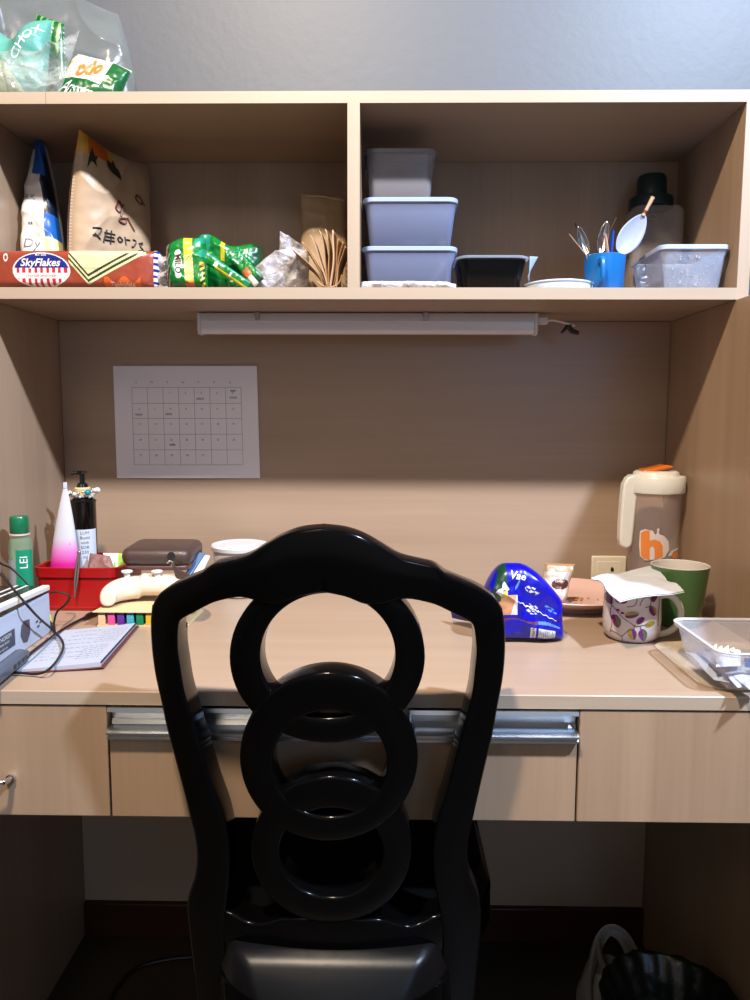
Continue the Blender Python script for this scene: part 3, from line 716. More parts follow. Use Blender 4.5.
# ---- hub
t = thing('usb_hub', 'slate grey port hub lying on the notebook beside the white box', 'hub', (-.42, .09, ZT+.008))
HM = mat('slate_hub', (78, 88, 106), rough=.3); ZH = ZT+.0085
h1 = at(30, 659, Z=ZH); h0 = at(5, 680, Z=ZH); hd = (h1-h0).normalized(); hn = Vector((-hd.y, hd.x, 0)); Lh = (h1-h0).length+.03; h0 = h0-hd*.03
hp = lambda s, d, z: h0+hd*s+hn*d+Vector((0, 0, z))
def hubs(u, v):
    s = u*Lh; 
    prof = [(0, .001), (0, .0105), (.002, .0125), (.026, .0135), (.034, .011), (.035, .001)]
    k = v*(len(prof)-1); i = min(int(k), len(prof)-2); f_ = k-i
    d = prof[i][0]*(1-f_)+prof[i+1][0]*f_; z = prof[i][1]*(1-f_)+prof[i+1][1]*f_
    return hp(s, d, z)
mb = MB(); P_ = [(0, .0005), (0, .0105), (.002, .0125), (.012, .0145), (.019, .012), (.020, .0005)]
vs1 = [hp(0, d, z) for d, z in P_]+[hp(Lh, d, z) for d, z in P_]; n = len(P_)
mb.add(vs1, [tuple(range(n)), tuple(range(2*n-1, n-1, -1))]+[(i, (i+1) % n, n+(i+1) % n, n+i) for i in range(n)])
obj('shell', mb, HM, t, bevel=.0012)
for k, (s, w_) in enumerate(((.014, .0085), (.027, .0085), (.040, .0085), (.052, .005))):
    s = Lh-.066+s
    mb = MB(); vs1 = [hp(s+a, -.0004+b_, z) for b_ in (0, .002) for a, z in ((0, .003), (w_, .003), (w_, .0085), (0, .0085))]
    mb.add(vs1, [(0, 1, 2, 3), (4, 5, 6, 7), (0, 1, 5, 4), (1, 2, 6, 5), (2, 3, 7, 6), (3, 0, 4, 7)]); obj('port', mb, INK, t, smooth=False)

# ---- cables
CB = mat('black_cable', (16, 16, 17), rough=.4)
def cable(name, pts, r, label, cat='cable', m=CB, group=None):
    o = obj(name, MB().tube(catmull([tuple(p) for p in pts], 6), r, 8), m); return tag(o, label, cat, group)
FXp = -.428
cable('charging_cable', [at(-25, 545, X=-.56), at(0, 563, Y=.262), at(12, 569, Y=.262), at(30, 587, Y=.262), at(42, 608, Y=.262), at(50, 622, Y=.262), at(55, 634, Z=ZT+.0085), at(54, 624, Y=.266), at(57, 612, Y=.268), at(66, 604, Y=.268), at(69, 596, Y=.268), at(58, 592, Y=.268), at(50, 593, Y=.268)], .0016, 'black cable arching over the white box and curling in front of the red basket')
cable('charging_cable', [at(-25, 560, Y=.16), at(0, 574, Y=.16), at(14, 590, Y=.15), at(26, 604, X=FXp-.012), at(40, 619, X=FXp-.012), at(54, 631, X=FXp-.01), at(63, 643, Z=ZT+.012), at(60, 656, Z=ZT+.0105), at(48, 670, Z=ZT+.010), at(36, 674, Z=ZT+.004), at(22, 673, Z=ZT+.004), at(0, 672, Z=ZT+.004), at(-20, 671, Z=ZT+.003)], .0017, 'black cable crossing the white pages of the notebook in a loop')
cable('adapter_cable', [at(-30, 704, Z=ZT+.004), at(0, 682, Z=ZT+.004), at(10, 674, Z=ZT+.005), at(27, 657, Z=ZT+.013), at(40, 646, Z=ZT+.013), at(56, 634, Z=ZT+.008), at(72, 624, Z=ZT+.004), at(86, 617, Z=ZT+.004)], .0021, 'thicker black cable running straight from the desk front to its plug')
t = tag(obj('cable_plug', MB().tube([at(84, 618.5, Z=ZT+.005), at(88, 616, Z=ZT+.005), at(93, 614, Z=ZT+.005), at(98, 612.5, Z=ZT+.005)], [.0022, .0042, .0046, .0038], 12), CB), 'black plug at the end of the thick cable beside the coloured tabs', 'plug')
t = tag(obj('thin_wire', MB().tube(catmull([at(30, 652, Z=ZT+.0095), at(45, 641, Z=ZT+.0095), at(56, 635, Z=ZT+.0095), at(64, 625, Z=ZT+.003), at(72, 619, Z=ZT+.003), at(75, 614, Z=ZT+.003), at(66, 613, Z=ZT+.003)], 6), .0007, 6), mat('grey_wire', (110, 104, 100), rough=.5)), 'hair-thin grey wire curling on the desk in front of the basket', 'wire')
tag(obj('lime_tag', MB().tube([at(49, 616, Z=ZT+.006), at(51, 622, Z=ZT+.004)], [.003, .002], 8), mat('lime_tag', (190, 220, 70), rough=.4)), 'tiny lime green tag between the white box and the basket', 'tag')

# ---- tab set (pastel)
Z0, Z1 = ZT, ZT+.0245
t = thing('page_marker_set', 'flat cream card case with a row of coloured page markers along its front', 'stationery', (-.32, .33, ZT))
TC = mat('cream_card', (222, 198, 150), rough=.5); FX0 = at(97, 624, Y=.272).x; FX1 = at(188, 624, Y=.272).x; FY = .272
obj('card_cover', MB().prism([(FX0-.006, FY-.002), (FX1, FY-.002), (FX1, FY+.10), (FX0+.006, FY+.10)], 2, Z1-.0015, Z1+.0005), TC, t, smooth=False, bevel=.0005)
obj('card_base', MB().prism([(FX0, FY), (FX1, FY), (FX1, FY+.10), (FX0+.006, FY+.10)], 2, Z0, Z0+.003), TC, t, smooth=False)
obj('inner_wall', MB().box(FX0+.008, FX1-.002, FY+.022, FY+.095, Z0+.003, Z1-.0015), TC, t, smooth=False)
cols = [('peach', (238, 192, 150)), ('pink', (226, 84, 150)), ('purple', (98, 46, 150)), ('turquoise', (70, 170, 190)), ('green', (20, 128, 78)), ('yellow', (226, 176, 40)), ('orange', (220, 110, 40)), ('blue', (40, 90, 170)), ('red', (190, 40, 50)), ('grey', (120, 120, 125))]
for k, (nm, c) in enumerate(cols):
    x = FX0+.0015+.0148*k
    if x+.011 > FX1: break
    m_ = mat('marker_'+nm, c, rough=.4); m2 = mat('marker_dark_'+nm, tuple(int(v*.55) for v in c), rough=.4)
    mk = obj('marker_pad', MB().box(x, x+.0108, FY+.001, FY+.02, Z0+.003, Z1-.0058), m_, t, smooth=False, bevel=.0006, label=nm+' marker pad')
    obj('pad_head', MB().box(x, x+.0108, FY+.0016, FY+.02, Z1-.0056, Z1-.0017), m2, mk, smooth=False, bevel=.0006)

# ---- game controller
CW = mat('ivory_plastic', (236, 216, 196), rough=.3, coat=.15)
ZC = Z1+.0008
t = thing('game_controller', 'ivory white game controller with two thumbsticks on the cream card case', 'controller', (-.33, .33, ZC))
ccx = at(158, 575, Y=.335).x; ccy = .335
path = [(-.066, -.046, .013, .0115), (-.068, -.030, .0165, .015), (-.061, -.010, .0195, .018), (-.044, .006, .0205, .021), (-.022, .012, .0195, .024), (0, .013, .0190, .024)]
path = path+[(-a, b, c, d) for a, b, c, d in path[:-1][::-1]]
pp = catmull(path, 6); mb = MB(); n = 24; vs1 = []
for i, (x, y, rv, rh) in enumerate(pp):
    a = pp[max(i-1, 0)]; b = pp[min(i+1, len(pp)-1)]; tx_, ty_ = b[0]-a[0], b[1]-a[1]; L_ = math.hypot(tx_, ty_); nx, ny = -ty_/L_, tx_/L_
    for k in range(n):
        q_ = 2*PI*k/n; cz_ = math.copysign(abs(math.sin(q_))**.8, math.sin(q_))
        vs1.append((ccx+x+nx*rh*math.cos(q_), ccy+y+ny*rh*math.cos(q_), ZC+rv*.92+(.0075 if abs(x) < .03 else .0025)+rv*.92*cz_))
N = len(pp); mb.add(vs1, [(i*n+k, i*n+(k+1) % n, (i+1)*n+(k+1) % n, (i+1)*n+k) for i in range(N-1) for k in range(n)]+[tuple(range(n)), tuple(range((N-1)*n, N*n))])
obj('body', mb, CW, t, subsurf=1)
for px in (127, 157):
    s = at(px, 574, Y=ccy+.002); zt_ = at(px, 570.5, Y=ccy+.002).z
    obj('thumbstick', MB().lathe([(0, zt_-.012), (.005, zt_-.012), (.005, zt_-.004), (.0085, zt_-.003), (.0092, zt_-.001), (.0085, zt_), (0, zt_-.0008)], (s.x, ccy+.002, 0), 24), WHITE, t)
obj('audio_jack', MB().sphere(at(142.5, 586.5, Y=ccy-.0095), .0016, 6), INK, t)
for dx in (.0, .008, .016): obj('button', MB().sphere((ccx+.022+dx, ccy-.0+.004, ZC+.037), .0028, 6), CW, t)
# ---- brown case
BR_ = mat('brown_leatherette', (74, 56, 50), rough=.38, bump=.12, bscale=400)
zlo = at(150, 571, Y=.345).z
t = thing('leather_case', 'dark brown zipped leather case resting on top of the controller', 'case', (-.33, .38, zlo))
cx0, cx1 = at(119, 560, Y=.345).x, at(190, 560, Y=.345).x
ztp = at(150, 552, Y=.345).z
def case_s(x0, x1, y0, y1, z0, z1, r, rz):
    lv = []
    for k in range(7): a = -PI/2+PI*k/6; lv.append(((z0+z1)/2+(z1-z0)/2*math.sin(a), rz*(1-math.cos(a))))
    return tub(lv, x0, x1, y0, y1, r)
obj('lower_shell', case_s(cx0+.004, cx1-.004, .348, .45, zlo, zlo+.009, .014, .003), mat('reddish_brown_leatherette', (96, 62, 58), rough=.4), t, label='slimmer reddish brown lower half')
mb = case_s(cx0, cx1, .343, .445, zlo+.0085, ztp+.003, .018, .009)
mb.v = [(x, y, z+(.004*((y-.343)/.1))*(1 if z > zlo+.02 else 0)) for x, y, z in mb.v]
cs = obj('upper_shell', mb, BR_, t)
zp = at(171, 556, Y=.340)
obj('zip_opening', MB().lathe([(0, 0), (.006, 0), (.0065, .001), (0, .001)], (0, 0, 0), 20).xf(Matrix.Translation(zp+Vector((0, .002, 0))) @ Matrix.Rotation(PI/2, 4, 'X')), INK, t)
obj('zip_slider', MB().tube([at(167, 563, Y=.335), at(170, 560.5, Y=.335), at(173, 562, Y=.336), at(171, 566, Y=.335)], .0012, 8), ALU, t, label='silver zip slider')
obj('zip_strap', MB().prism([(0, 0), (.009, -.0105), (.025, -.018), (.028, -.024), (.010, -.030), (.003, -.022), (-.001, -.006)], 1, 0, .002).xf(Matrix.Translation(at(173, 563, Y=.333))), BR_, t, smooth=False, bevel=.0006)
# ---- white/blue device case
t = thing('blue_white_case', 'white rounded case with a slate blue top leaning behind the brown case', 'case', (-.27, .38, ZC))
a1, a2, a3, a4 = at(183, 577, Y=.362), at(199, 553, Y=.40), at(211, 555, Y=.405), at(196, 586, Y=.362)
def slab(P0, P1, P2, P3, th, m, nm, lab=None, bev=.003):
    nrm = (P1-P0).cross(P3-P0).normalized()
    if nrm.z > 0: nrm = -nrm
    vs1 = [P0, P1, P2, P3]+[p+nrm*th for p in (P0, P1, P2, P3)]
    return obj(nm, MB().add(vs1, [(0, 1, 2, 3), (4, 5, 6, 7), (0, 1, 5, 4), (1, 2, 6, 5), (2, 3, 7, 6), (3, 0, 4, 7)]), m, t, bevel=bev, bseg=3, label=lab)
slab(a1+Vector((.006, .002, -.004)), a2+Vector((.004, 0, -.001)), a3, a4, .012, mat('warm_white_plastic', (222, 220, 214), rough=.3), 'shell')
slab(a1+Vector((0, 0, .002)), a2+Vector((0, 0, .002)), a2+Vector((.011, 0, .001)), a1+Vector((.011, 0, .001)), .006, mat('slate_blue', (84, 112, 150), rough=.35), 'top_panel', 'slate blue top', .002)

# ---- white round tub
t = thing('lidded_tub', 'round white plastic tub with a lid behind the chair at the back', 'tub', (-.225, .50, ZT))
tp = at(240, 543, Y=.5); TCX, TCY, zt_ = tp.x, .5, tp.z-.001
WP = mat('milky_white_plastic', (222, 222, 226), rough=.25)
obj('body', MB().lathe([(0, ZT), (.040, ZT), (.044, ZT+.003), (.0485, zt_-.012), (.0495, zt_-.012), (.0495, zt_-.010), (0, zt_-.010)], (TCX, TCY, 0), 48), WP, t)
obj('lid', MB().lathe([(.047, zt_-.0095), (.052, zt_-.0095), (.053, zt_-.003), (.051, zt_), (.047, zt_+.001), (.042, zt_-.001), (.030, zt_-.0008), (.028, zt_+.001), (0, zt_+.001)], (TCX, TCY, 0), 56), WP, t, label='lid with a raised centre')
# ================================================================ RIGHT SIDE OF THE DESK
# ---- blue snack bag
BLU = [mat('blue_foil', (8, 6, 172), rough=.3), mat('dark_green_print', (14, 60, 44), rough=.3), mat('tan_wafer_print', (206, 150, 112), rough=.35), mat('brown_strip', (112, 60, 78), rough=.3),
       mat('white_print', (226, 230, 240), rough=.35), mat('yellow_print', (206, 190, 90), rough=.35), mat('navy_foil', (8, 8, 120), rough=.3), mat('light_blue_print', (90, 140, 220), rough=.3)]
SY = .228
t = thing('snack_bag', 'bright blue foil snack bag folded over with white lettering and a nutrition panel', 'bag', (.25, SY, ZT))
zb0 = ZT+.0015
P = lambda x, y, Y=SY: at(x, y, Y=Y)
BLc = P(482, 642); BRc = P(563, 642); TLc = P(482, 563); TRc = P(563, 563)
for q_ in (BLc, BRc): q_.z = zb0
def sn_edge(u, v):
    # rounded dome: top edge drops towards both sides
    x = u; top = 0
    hL = max(0, (.30-x)/.30)**2*.046
    hR = max(0, (x-.45)/.55)**1.6*.056
    drop = hL+hR
    return Vector((0, .012*math.sin(PI*v)*.3, -(drop)*(1-v)))
W_, H_ = (BRc-BLc).length, TLc.z-BLc.z
def sn_col(u, v):
    if v > .955: return 6
    if u < .32 and v < .42 and (u-.18)+(v)*.42 > .0: 
        if u < .275: return 1 if (v < .30 or u < .2) else 5
    if .10 < u < .395 and .36+.25*max(0, .25-u) < v < .62+.9*max(0, u-.13)*0: 
        if u < .385-.09*(v-.38)/.3: return 2
        return 4
    if .10 < u < .93 and abs(v-(.705+.02*math.sin(u*14)-.01)) < .016+.01*math.sin(u*9+1): return 3 if u < .65 else 7
    if .55 < u < .62 and .78 < v < .94: return 4
    if .645 < u < .86 and .78 < v < .94: return 4
    for (a, b, ra, rb) in ((.575, .27, .085, .05), (.80, .42, .075, .045), (.575, .53, .085, .07)):
        w_ = ((u-a)/ra)**2+((v-b)/rb)**2
        if w_ < 1 and math.sin(u*95+math.sin(v*60)*2)+math.sin(v*120+u*30) > .1: return 4 if (a < .7) else 7
    if .37 < u < .43 and v < .33 and abs(math.hypot((u-.33)/.11, (v-.02)/.28)-1) < .08: return 7
    return 0
mb, F = pack([TLc, TRc, BRc, BLc], .062, p=5, wr=.0035, ws=26, seed=1, edge=sn_edge, nu=170, nv=130, color=sn_col)
obj('foil_bag', mb, BLU, t, label='blue foil printed with a wafer picture')
WI = BLU[4]
ontext('Vae', .015, F, .40, .12, W_, H_, WI, t, shear=.25, bold=.02, rot=-.12)
ontext('M', .020, F, .22, .27, W_, H_, WI, t, bold=.03, rot=.5)
ontext('Nutrition Facts', .0058, F, .585, .86, W_, H_, INK, t, rot=PI/2, cut=.02)
bars = MB(); random.seed(5)
for k in range(9):
    u = .66+.022*k
    for j in range(5):
        v = .795+.028*j; 
        if random.random() < .85:
            a, b = F(u, v, .0007), F(u+.008, v, .0007); c_, d_ = F(u+.008, v+.022, .0007), F(u, v+.022, .0007); bars.add([a, b, c_, d_], [(0, 1, 2, 3)])
obj('small_print', bars, mat('grey_blue_ink', (100, 110, 150), rough=.5), t, smooth=False, weld=False, label='columns of tiny print')
hl = MB(); pts = [F(.40+.47*k/24, .475+.09*math.sin(k/24*1.6)+.012*math.sin(k*1.7)+(.0 if k > 5 else -.03+.006*k), .0008) for k in range(25)]
obj('crease', MB().tube(pts, [.0009 if 2 < k < 10 else .0005 for k in range(25)], 6), WI, t, label='painted highlight along a crease across the bag')  # white line stands in for the shine on the fold
# torn end of the bag behind the chair
t2 = [at(452, 611, Y=.30), at(474, 606, Y=.28), at(474, 619, Y=.27), at(452, 617, Y=.29)]
mb, F2 = pack([at(450, 608, Y=.31), at(490, 600, Y=.26), at(490, 626, Y=.25), at(452, 618, Y=.30)], .012, wr=.002, ws=60, nu=24, nv=14, seed=8)
obj('bag_tail', mb, [BLU[6]], t, label='flattened dark blue open end')

# ---- foil pouch standing behind
FP = [mat('champagne_foil', (206, 178, 150), rough=.3, metal=.15), mat('chocolate_print', (84, 40, 34), rough=.35), mat('pale_foil', (224, 212, 206), rough=.3), mat('ochre_foil', (170, 128, 88), rough=.35)]
t = thing('foil_pouch', 'small crumpled champagne foil snack pouch standing between the blue bag and the pink plate', 'pouch', (.32, .40, ZT+.009))
cs_ = [at(545, 563, Y=.405), at(575, 564, Y=.415), at(563, 611, Y=.40), at(541, 611, Y=.395)]
for q_ in cs_[2:]: q_.z = ZT+.010
mb, F = pack(cs_, .028, p=2.6, wr=.004, ws=38, seed=4, nu=60, nv=50, color=lambda u, v: 1 if ((u-.55)/.34)**2+((v-.50)/.13)**2 < 1 else 2 if (v > .2 and u < .8 and v < .9) else 3 if v < .06 or u > .9 else 0)
obj('wrapper', mb, FP, t)
ontext('coffee', .007, F, .5, .42, .05, .07, FP[2], t, cut=.02)

# ---- pink plate
PK = mat('pink_ceramic', (236, 198, 190), rough=.22, coat=.2)
t = thing('pink_plate', 'pink ceramic plate with food crumbs behind the blue snack bag', 'plate', (.375, .475, ZT))
pcx, pcy, PR = .372, .438, .105
obj('dish', MB().lathe([(0, .004), (.060, .004), (.062, .0), (.066, .0), (.067, .004), (.083, .012), (PR, .0225), (PR+.001, .024), (PR-.001, .0252), (.083, .0148), (.067, .0075), (0, .0065)], (pcx, pcy, ZT), 72), PK, t)
CRB = mat('golden_crumb', (196, 126, 60), rough=.7)
cr_ = MB(); random.seed(11)
obj_cr = MB()
for k in range(26):
    a = random.uniform(-.9, .9); r_ = random.uniform(.012, .052); x = pcx+.012+r_*math.sin(a*2); y = pcy+.018-r_*.6*math.cos(a)
    obj_cr.sphere((x, y, ZT+.0088+max(0, math.hypot(x-pcx, y-pcy)-.05)*.45), random.uniform(.0009, .0026), 4, sc=(random.uniform(.8, 2.2), random.uniform(.8, 1.6), .8))
tag(obj('food_crumbs', obj_cr, CRB, weld=False), 'golden crumbs scattered over the pink plate', 'crumbs', kind='stuff')

# ---- clear jug with white lid
t = thing('water_jug', 'tall clear plastic jug with a white handled lid and orange spout', 'jug', (.51, .47, ZT))
JY = .482; jl = at(658, 478, Y=JY); jx = .5245
JB = mat('clear_jug_plastic', (240, 220, 212), rough=.14, alpha=.13, spec=.7)
JW = mat('cream_white_lid', (240, 238, 230), rough=.3)
jt = at(655, 489, Y=JY).z; jtt = at(655, 474, Y=JY).z
def rr_prof(r0): return r0
R0 = .044
obj('pitcher', MB().lathe([(0, ZT+.001), (R0-.006, ZT), (R0-.002, ZT+.003), (R0-.001, ZT+.02), (R0+.001, jt), (R0-.001, jt), (R0-.003, ZT+.02), (R0-.004, ZT+.006), (0, ZT+.005)], (jx, JY, 0), 56), JB, t, label='clear pitcher body')
ld = obj('lid', MB().lathe([(R0-.001, jt-.004), (R0+.0050, jt-.005), (R0+.0062, jt-.002), (R0+.0065, jtt-.006), (R0+.005, jtt-.003), (R0-.004, jtt-.002), (R0-.006, jtt+.004), (R0-.010, jtt+.006), (0, jtt+.006)], (jx, JY, 0), 56), JW, t)
OR_ = mat('orange_plastic', (232, 118, 30), rough=.3)
sp0 = at(655, 474, Y=JY-.01); sp1 = at(678, 465, Y=JY-.01)
obj('spout_flap', MB().prism([(0, 0), (.020, .0), (.052, .007), (.053, .0105), (.040, .012), (.015, .0055), (0, .0035)], 1, -.016, .016).xf(Matrix.Translation((jx-.030, JY-.004, jtt+.005))), OR_, ld, bevel=.002, label='orange flip spout')
hpx = [(641, 475), (632, 474.5), (626, 477), (622, 484), (620.5, 498), (618.8, 520), (618, 538), (619, 544), (622, 547), (626, 547.5), (629.5, 545.5), (631, 541), (633, 520), (635, 500), (637, 492), (641, 488)]
hy0 = JY-R0*.2; hq = [at(a, b, Y=hy0) for a, b in hpx]
obj('handle', MB().prism([(q_.x, q_.z) for q_ in hq], 1, hy0-.011, hy0+.011), JW, t, bevel=.004, bseg=4, label='long flat cream white handle')
# printed fruit logo: orange h in a leaf shape
def jf(px, py):
    # point on the front of the pitcher seen at photo px,py
    r = cam_dir(px-375, py-500); o = CAM-Vector((jx, JY, 0)); RR = R0+.0016
    a = r.x*r.x+r.y*r.y; b = 2*(o.x*r.x+o.y*r.y); c = o.x*o.x+o.y*o.y-RR*RR; dd = max(0, b*b-4*a*c)
    return CAM+r*((-b-math.sqrt(dd))/(2*a))
def decal(poly, m, nm, d=0, lab=None):
    tri = geometry.tessellate_polygon([[Vector((x, y, 0)) for x, y in poly]])
    bm = bmesh.new(); vs1 = [bm.verts.new((x, y, 0)) for x, y in poly]
    for f_ in tri:
        try: bm.faces.new([vs1[i] for i in f_])
        except Exception: pass
    for _ in range(3):
        es = [e for e in bm.edges if e.calc_length() > 3]
        if es: bmesh.ops.subdivide_edges(bm, edges=es, cuts=1); bmesh.ops.triangulate(bm, faces=bm.faces)
    bm.verts.index_update(); mb = MB(); out = []
    for v in bm.verts:
        q_ = jf(v.co.x, v.co.y); n_ = Vector((q_.x-jx, q_.y-JY, 0)).normalized(); out.append(q_+n_*d)
    mb.add(out, [[v.index for v in f.verts] for f in bm.faces]); bm.free()
    return obj(nm, mb, m, t, smooth=False, label=lab)
circ = lambda cx_, cy_, rx, ry, a0=0, a1=360, n=20: [(cx_+rx*math.cos(math.radians(a0+(a1-a0)*k/n)), cy_+ry*math.sin(math.radians(a0+(a1-a0)*k/n))) for k in range(n+1)]
JPW = mat('jug_print_white', (226, 212, 208), rough=.4); JPO = mat('jug_print_orange', (238, 140, 60), rough=.4)
decal([(640, 531), (645, 529), (653, 531), (655, 535), (657, 533), (657, 528.5), (659.5, 528.5), (659, 534), (664, 536), (668.5, 541), (669, 550), (665, 557), (660, 559), (645, 560.5), (640, 556), (639, 545)], JPW, 'fruit_outline', 0, 'pale fruit shape')
decal([(641, 533), (645, 530.5), (649.5, 530.5), (649.5, 540.5), (655, 539.5), (660, 541.5), (662.5, 546), (662.5, 556), (659, 558), (654.5, 559), (654.5, 548), (652, 545.5), (649.5, 548), (649.5, 559.5), (644, 558.5), (641, 555)], JPO, 'letter_h', .0006, 'orange letter h')
decal([(668, 556), (671, 551), (676, 548), (678.5, 547.5), (677.5, 549.5), (673, 552), (671, 556)], JPW, 'leaf_mark', .0003)
decal([(673, 553), (677.5, 552), (678.5, 555.5), (676, 558), (672, 557)], JPO, 'leaf_dot', .0003)

# ---- green cup
t = thing('green_cup', 'tall tapered dark green cup with a white inside, by the right side panel', 'cup', (.505, .31, ZT))
GY = .315; gl, gr = at(651.5, 564, Y=GY), at(709, 564, Y=GY); gx = (gl.x+gr.x)/2; gR = (gr.x-gl.x)/2; gz = gl.z
gx = min(gx, XR-.004-gR)
GC = mat('green_ceramic', (74, 112, 62), rough=.3, coat=.2); GI = mat('cup_inside_white', (222, 214, 206), rough=.35)
obj('outside', MB().lathe([(0, ZT+.001), (gR*.70, ZT), (gR*.735, ZT+.003), (gR-.0015, gz-.003), (gR-.0012, gz-.0015)], (gx, GY, 0), 64), GC, t)
obj('inside', MB().lathe([(gR-.0012, gz-.0016), (gR-.0008, gz-.0006), (gR-.0018, gz), (gR-.0035, gz-.001), (gR*.70, ZT+.008), (0, ZT+.007)], (gx, GY, 0), 64), GI, t, label='white rim and inside')

# ---- patterned mug
MY = .240; ml, mr_ = at(603.5, 615, Y=MY), at(660, 615, Y=MY); mx = (ml.x+mr_.x)/2; mR = (mr_.x-ml.x)/2; mz = at(632, 585, Y=MY).z
t = thing('patterned_mug', 'white mug printed with purple and olive leaves on thin vines', 'mug', (mx, MY, ZT))
MC = mat('mug_ceramic', (226, 214, 212), rough=.18, coat=.3)
prof = [(0, ZT+.002), (mR*.72, ZT+.002), (mR*.74, ZT), (mR*.80, ZT+.001), (mR*.93, ZT+.007), (mR*.985, ZT+.017), (mR, ZT+.032), (mR*.975, ZT+.050), (mR*.965, ZT+.062), (mR*.985, mz-.006), (mR, mz), (mR*.985, mz+.001), (mR*.955, mz-.002), (mR*.92, ZT+.05), (mR*.93, ZT+.02), (mR*.7, ZT+.008), (0, ZT+.007)]
obj('cup_body', MB().lathe(prof, (mx, MY, 0), 72), MC, t)
hp_ = catmull([at(658, 597, Y=MY-.004), at(666, 595, Y=MY-.006), at(674, 598, Y=MY-.008), at(680, 607, Y=MY-.010), at(680.5, 617, Y=MY-.010), at(676, 626, Y=MY-.008), at(668, 632, Y=MY-.006), at(657, 635, Y=MY-.004)], 5)
obj('handle', MB().tube(hp_, .0037, 14, flat=1.3), mat('mug_handle_cream', (224, 218, 196), rough=.2, coat=.3), t, label='cream loop handle')
def mpt(px, py, d=0):
    r = cam_dir(px-375, py-500); o = CAM-Vector((mx, MY, 0))
    z = ZT+.03
    for _ in range(4):
        RR = mR
        for (ra, za), (rb_, zb2) in zip(prof[3:10], prof[4:11]):
            if za <= z <= zb2: RR = ra+(rb_-ra)*(z-za)/(zb2-za)
        RR += .0004+d
        a = r.x*r.x+r.y*r.y; b = 2*(o.x*r.x+o.y*r.y); c = o.x*o.x+o.y*o.y-RR*RR; dd = max(0, b*b-4*a*c)
        q_ = CAM+r*((-b-math.sqrt(dd))/(2*a)); z = q_.z
    return q_
ML = {'p': mat('leaf_purple', (122, 40, 128), rough=.25), 'm': mat('leaf_magenta', (146, 36, 92), rough=.25), 'y': mat('leaf_olive_yellow', (172, 146, 52), rough=.25), 'g': mat('leaf_sage', (96, 112, 82), rough=.25), 'd': mat('leaf_plum', (96, 28, 76), rough=.25)}
def leaf(cx_, cy_, L_, w_, ang, m, nm='leaf_print', half=0):
    ca, sa = math.cos(math.radians(ang)), math.sin(math.radians(ang))
    def S(u, v):
        s = (u*2-1); k = (1-s*s)**.62*(1-.15*s); o_ = (v*2-1)
        if half == 1: o_ = max(0, o_)
        if half == -1: o_ = min(0, o_)
        x = s*L_; y = o_*w_*k; return mpt(cx_+ca*x-sa*y, cy_+sa*x+ca*y, .0003 if half else 0)
    mb = MB(); mb.grid(12, 6, S); return obj(nm, mb, ML[m], t)
for a in ((608.5, 598, 7, 3.6, 60, 'd'), (621, 600.5, 6.5, 3.2, 15, 'm'), (614.5, 617, 4, 2.6, 0, 'm'), (617, 622, 6, 3.9, 75, 'm'), (632, 615, 7.5, 3.3, -8, 'p'), (640.5, 620.5, 5, 2.9, -35, 'p'), (650, 624, 5.5, 2.8, -25, 'y'),
          (632.5, 634.5, 5.8, 4.2, 75, 'p'), (643, 635, 6.2, 4.3, 85, 'g'), (654, 597, 5.5, 3.2, 100, 'd'), (652.5, 611, 5.5, 3.0, 70, 'p'), (618, 610, 2.2, 1.3, 20, 'm'), (622.5, 613, 2.2, 1.2, 20, 'm')): leaf(*a)
leaf(643, 635, 6.2, 4.3, 85, 'p', half=1); leaf(632, 615, 7.5, 3.3, -8, 'y', half=-1); leaf(617, 622, 6, 3.9, 75, 'g', half=-1); leaf(632.5, 634.5, 5.8, 4.2, 75, 'y', half=1); leaf(654, 611, 5, 2.6, 70, 'y', half=-1)
VN = mat('vine_line', (92, 74, 70), rough=.3)
for pts in ([(609, 602), (616, 610), (622, 617), (630, 623), (636, 626.5), (644, 625), (650, 625)], [(634, 625), (634.5, 632)], [(640, 626), (642, 631)], [(611, 630), (618, 634), (622, 636), (630, 629)], [(622, 636), (622, 642)], [(627, 607), (634, 606), (637, 600), (634, 595), (628, 596)],
            [(640, 606), (642, 601), (646, 597), (651, 600), (650, 606), (645, 608)], [(612, 604), (610, 612), (612, 622), (610, 632)], [(660, 598), (658.5, 612), (658, 626)]):
    P2 = catmull(pts, 4); obj('vine_print', MB().tube([mpt(min(659.3, max(604.3, x)), y, .0000) for x, y in P2], .00045, 5), VN, t)
# ---- tissue on the mug
TZ_ = mz+.0035
t4 = [at(591, 576, Z=TZ_+.004), at(650, 566, Z=TZ_+.004), at(684.5, 592, Z=TZ_-.001), at(620, 600, Z=TZ_-.002)]
def tis(u, v, d):
    p = (t4[0]*(1-u)+t4[1]*u)*(1-v)+(t4[3]*(1-u)+t4[2]*u)*v
    r_ = math.hypot(p.x-mx, p.y-MY); dr = max(0, r_-mR)
    z = TZ_+.0012+.0018*math.sin(u*7+v*4)*math.sin(v*5)-.10*max(0, dr-.003)*(1 if (v > .5) else -.02)
    if r_ > mR: z -= .002*math.sin(math.atan2(p.y-MY, p.x-mx)*5)*min(1, dr*60)
    return Vector((p.x, p.y, z+d))
mb = MB()
mb.grid(34, 34, lambda u, v: tis(u, v, 0)); mb.grid(34, 34, lambda u, v: tis(min(1, u*1.01), v*.985, .0012+.0022*math.sin(PI*v)**.5*0))
tag(obj('folded_tissue', mb, mat('white_tissue', (214, 217, 224), rough=.8, bump=.15, bscale=200)), 'folded white tissue square laid over the top of the patterned mug', 'tissue')

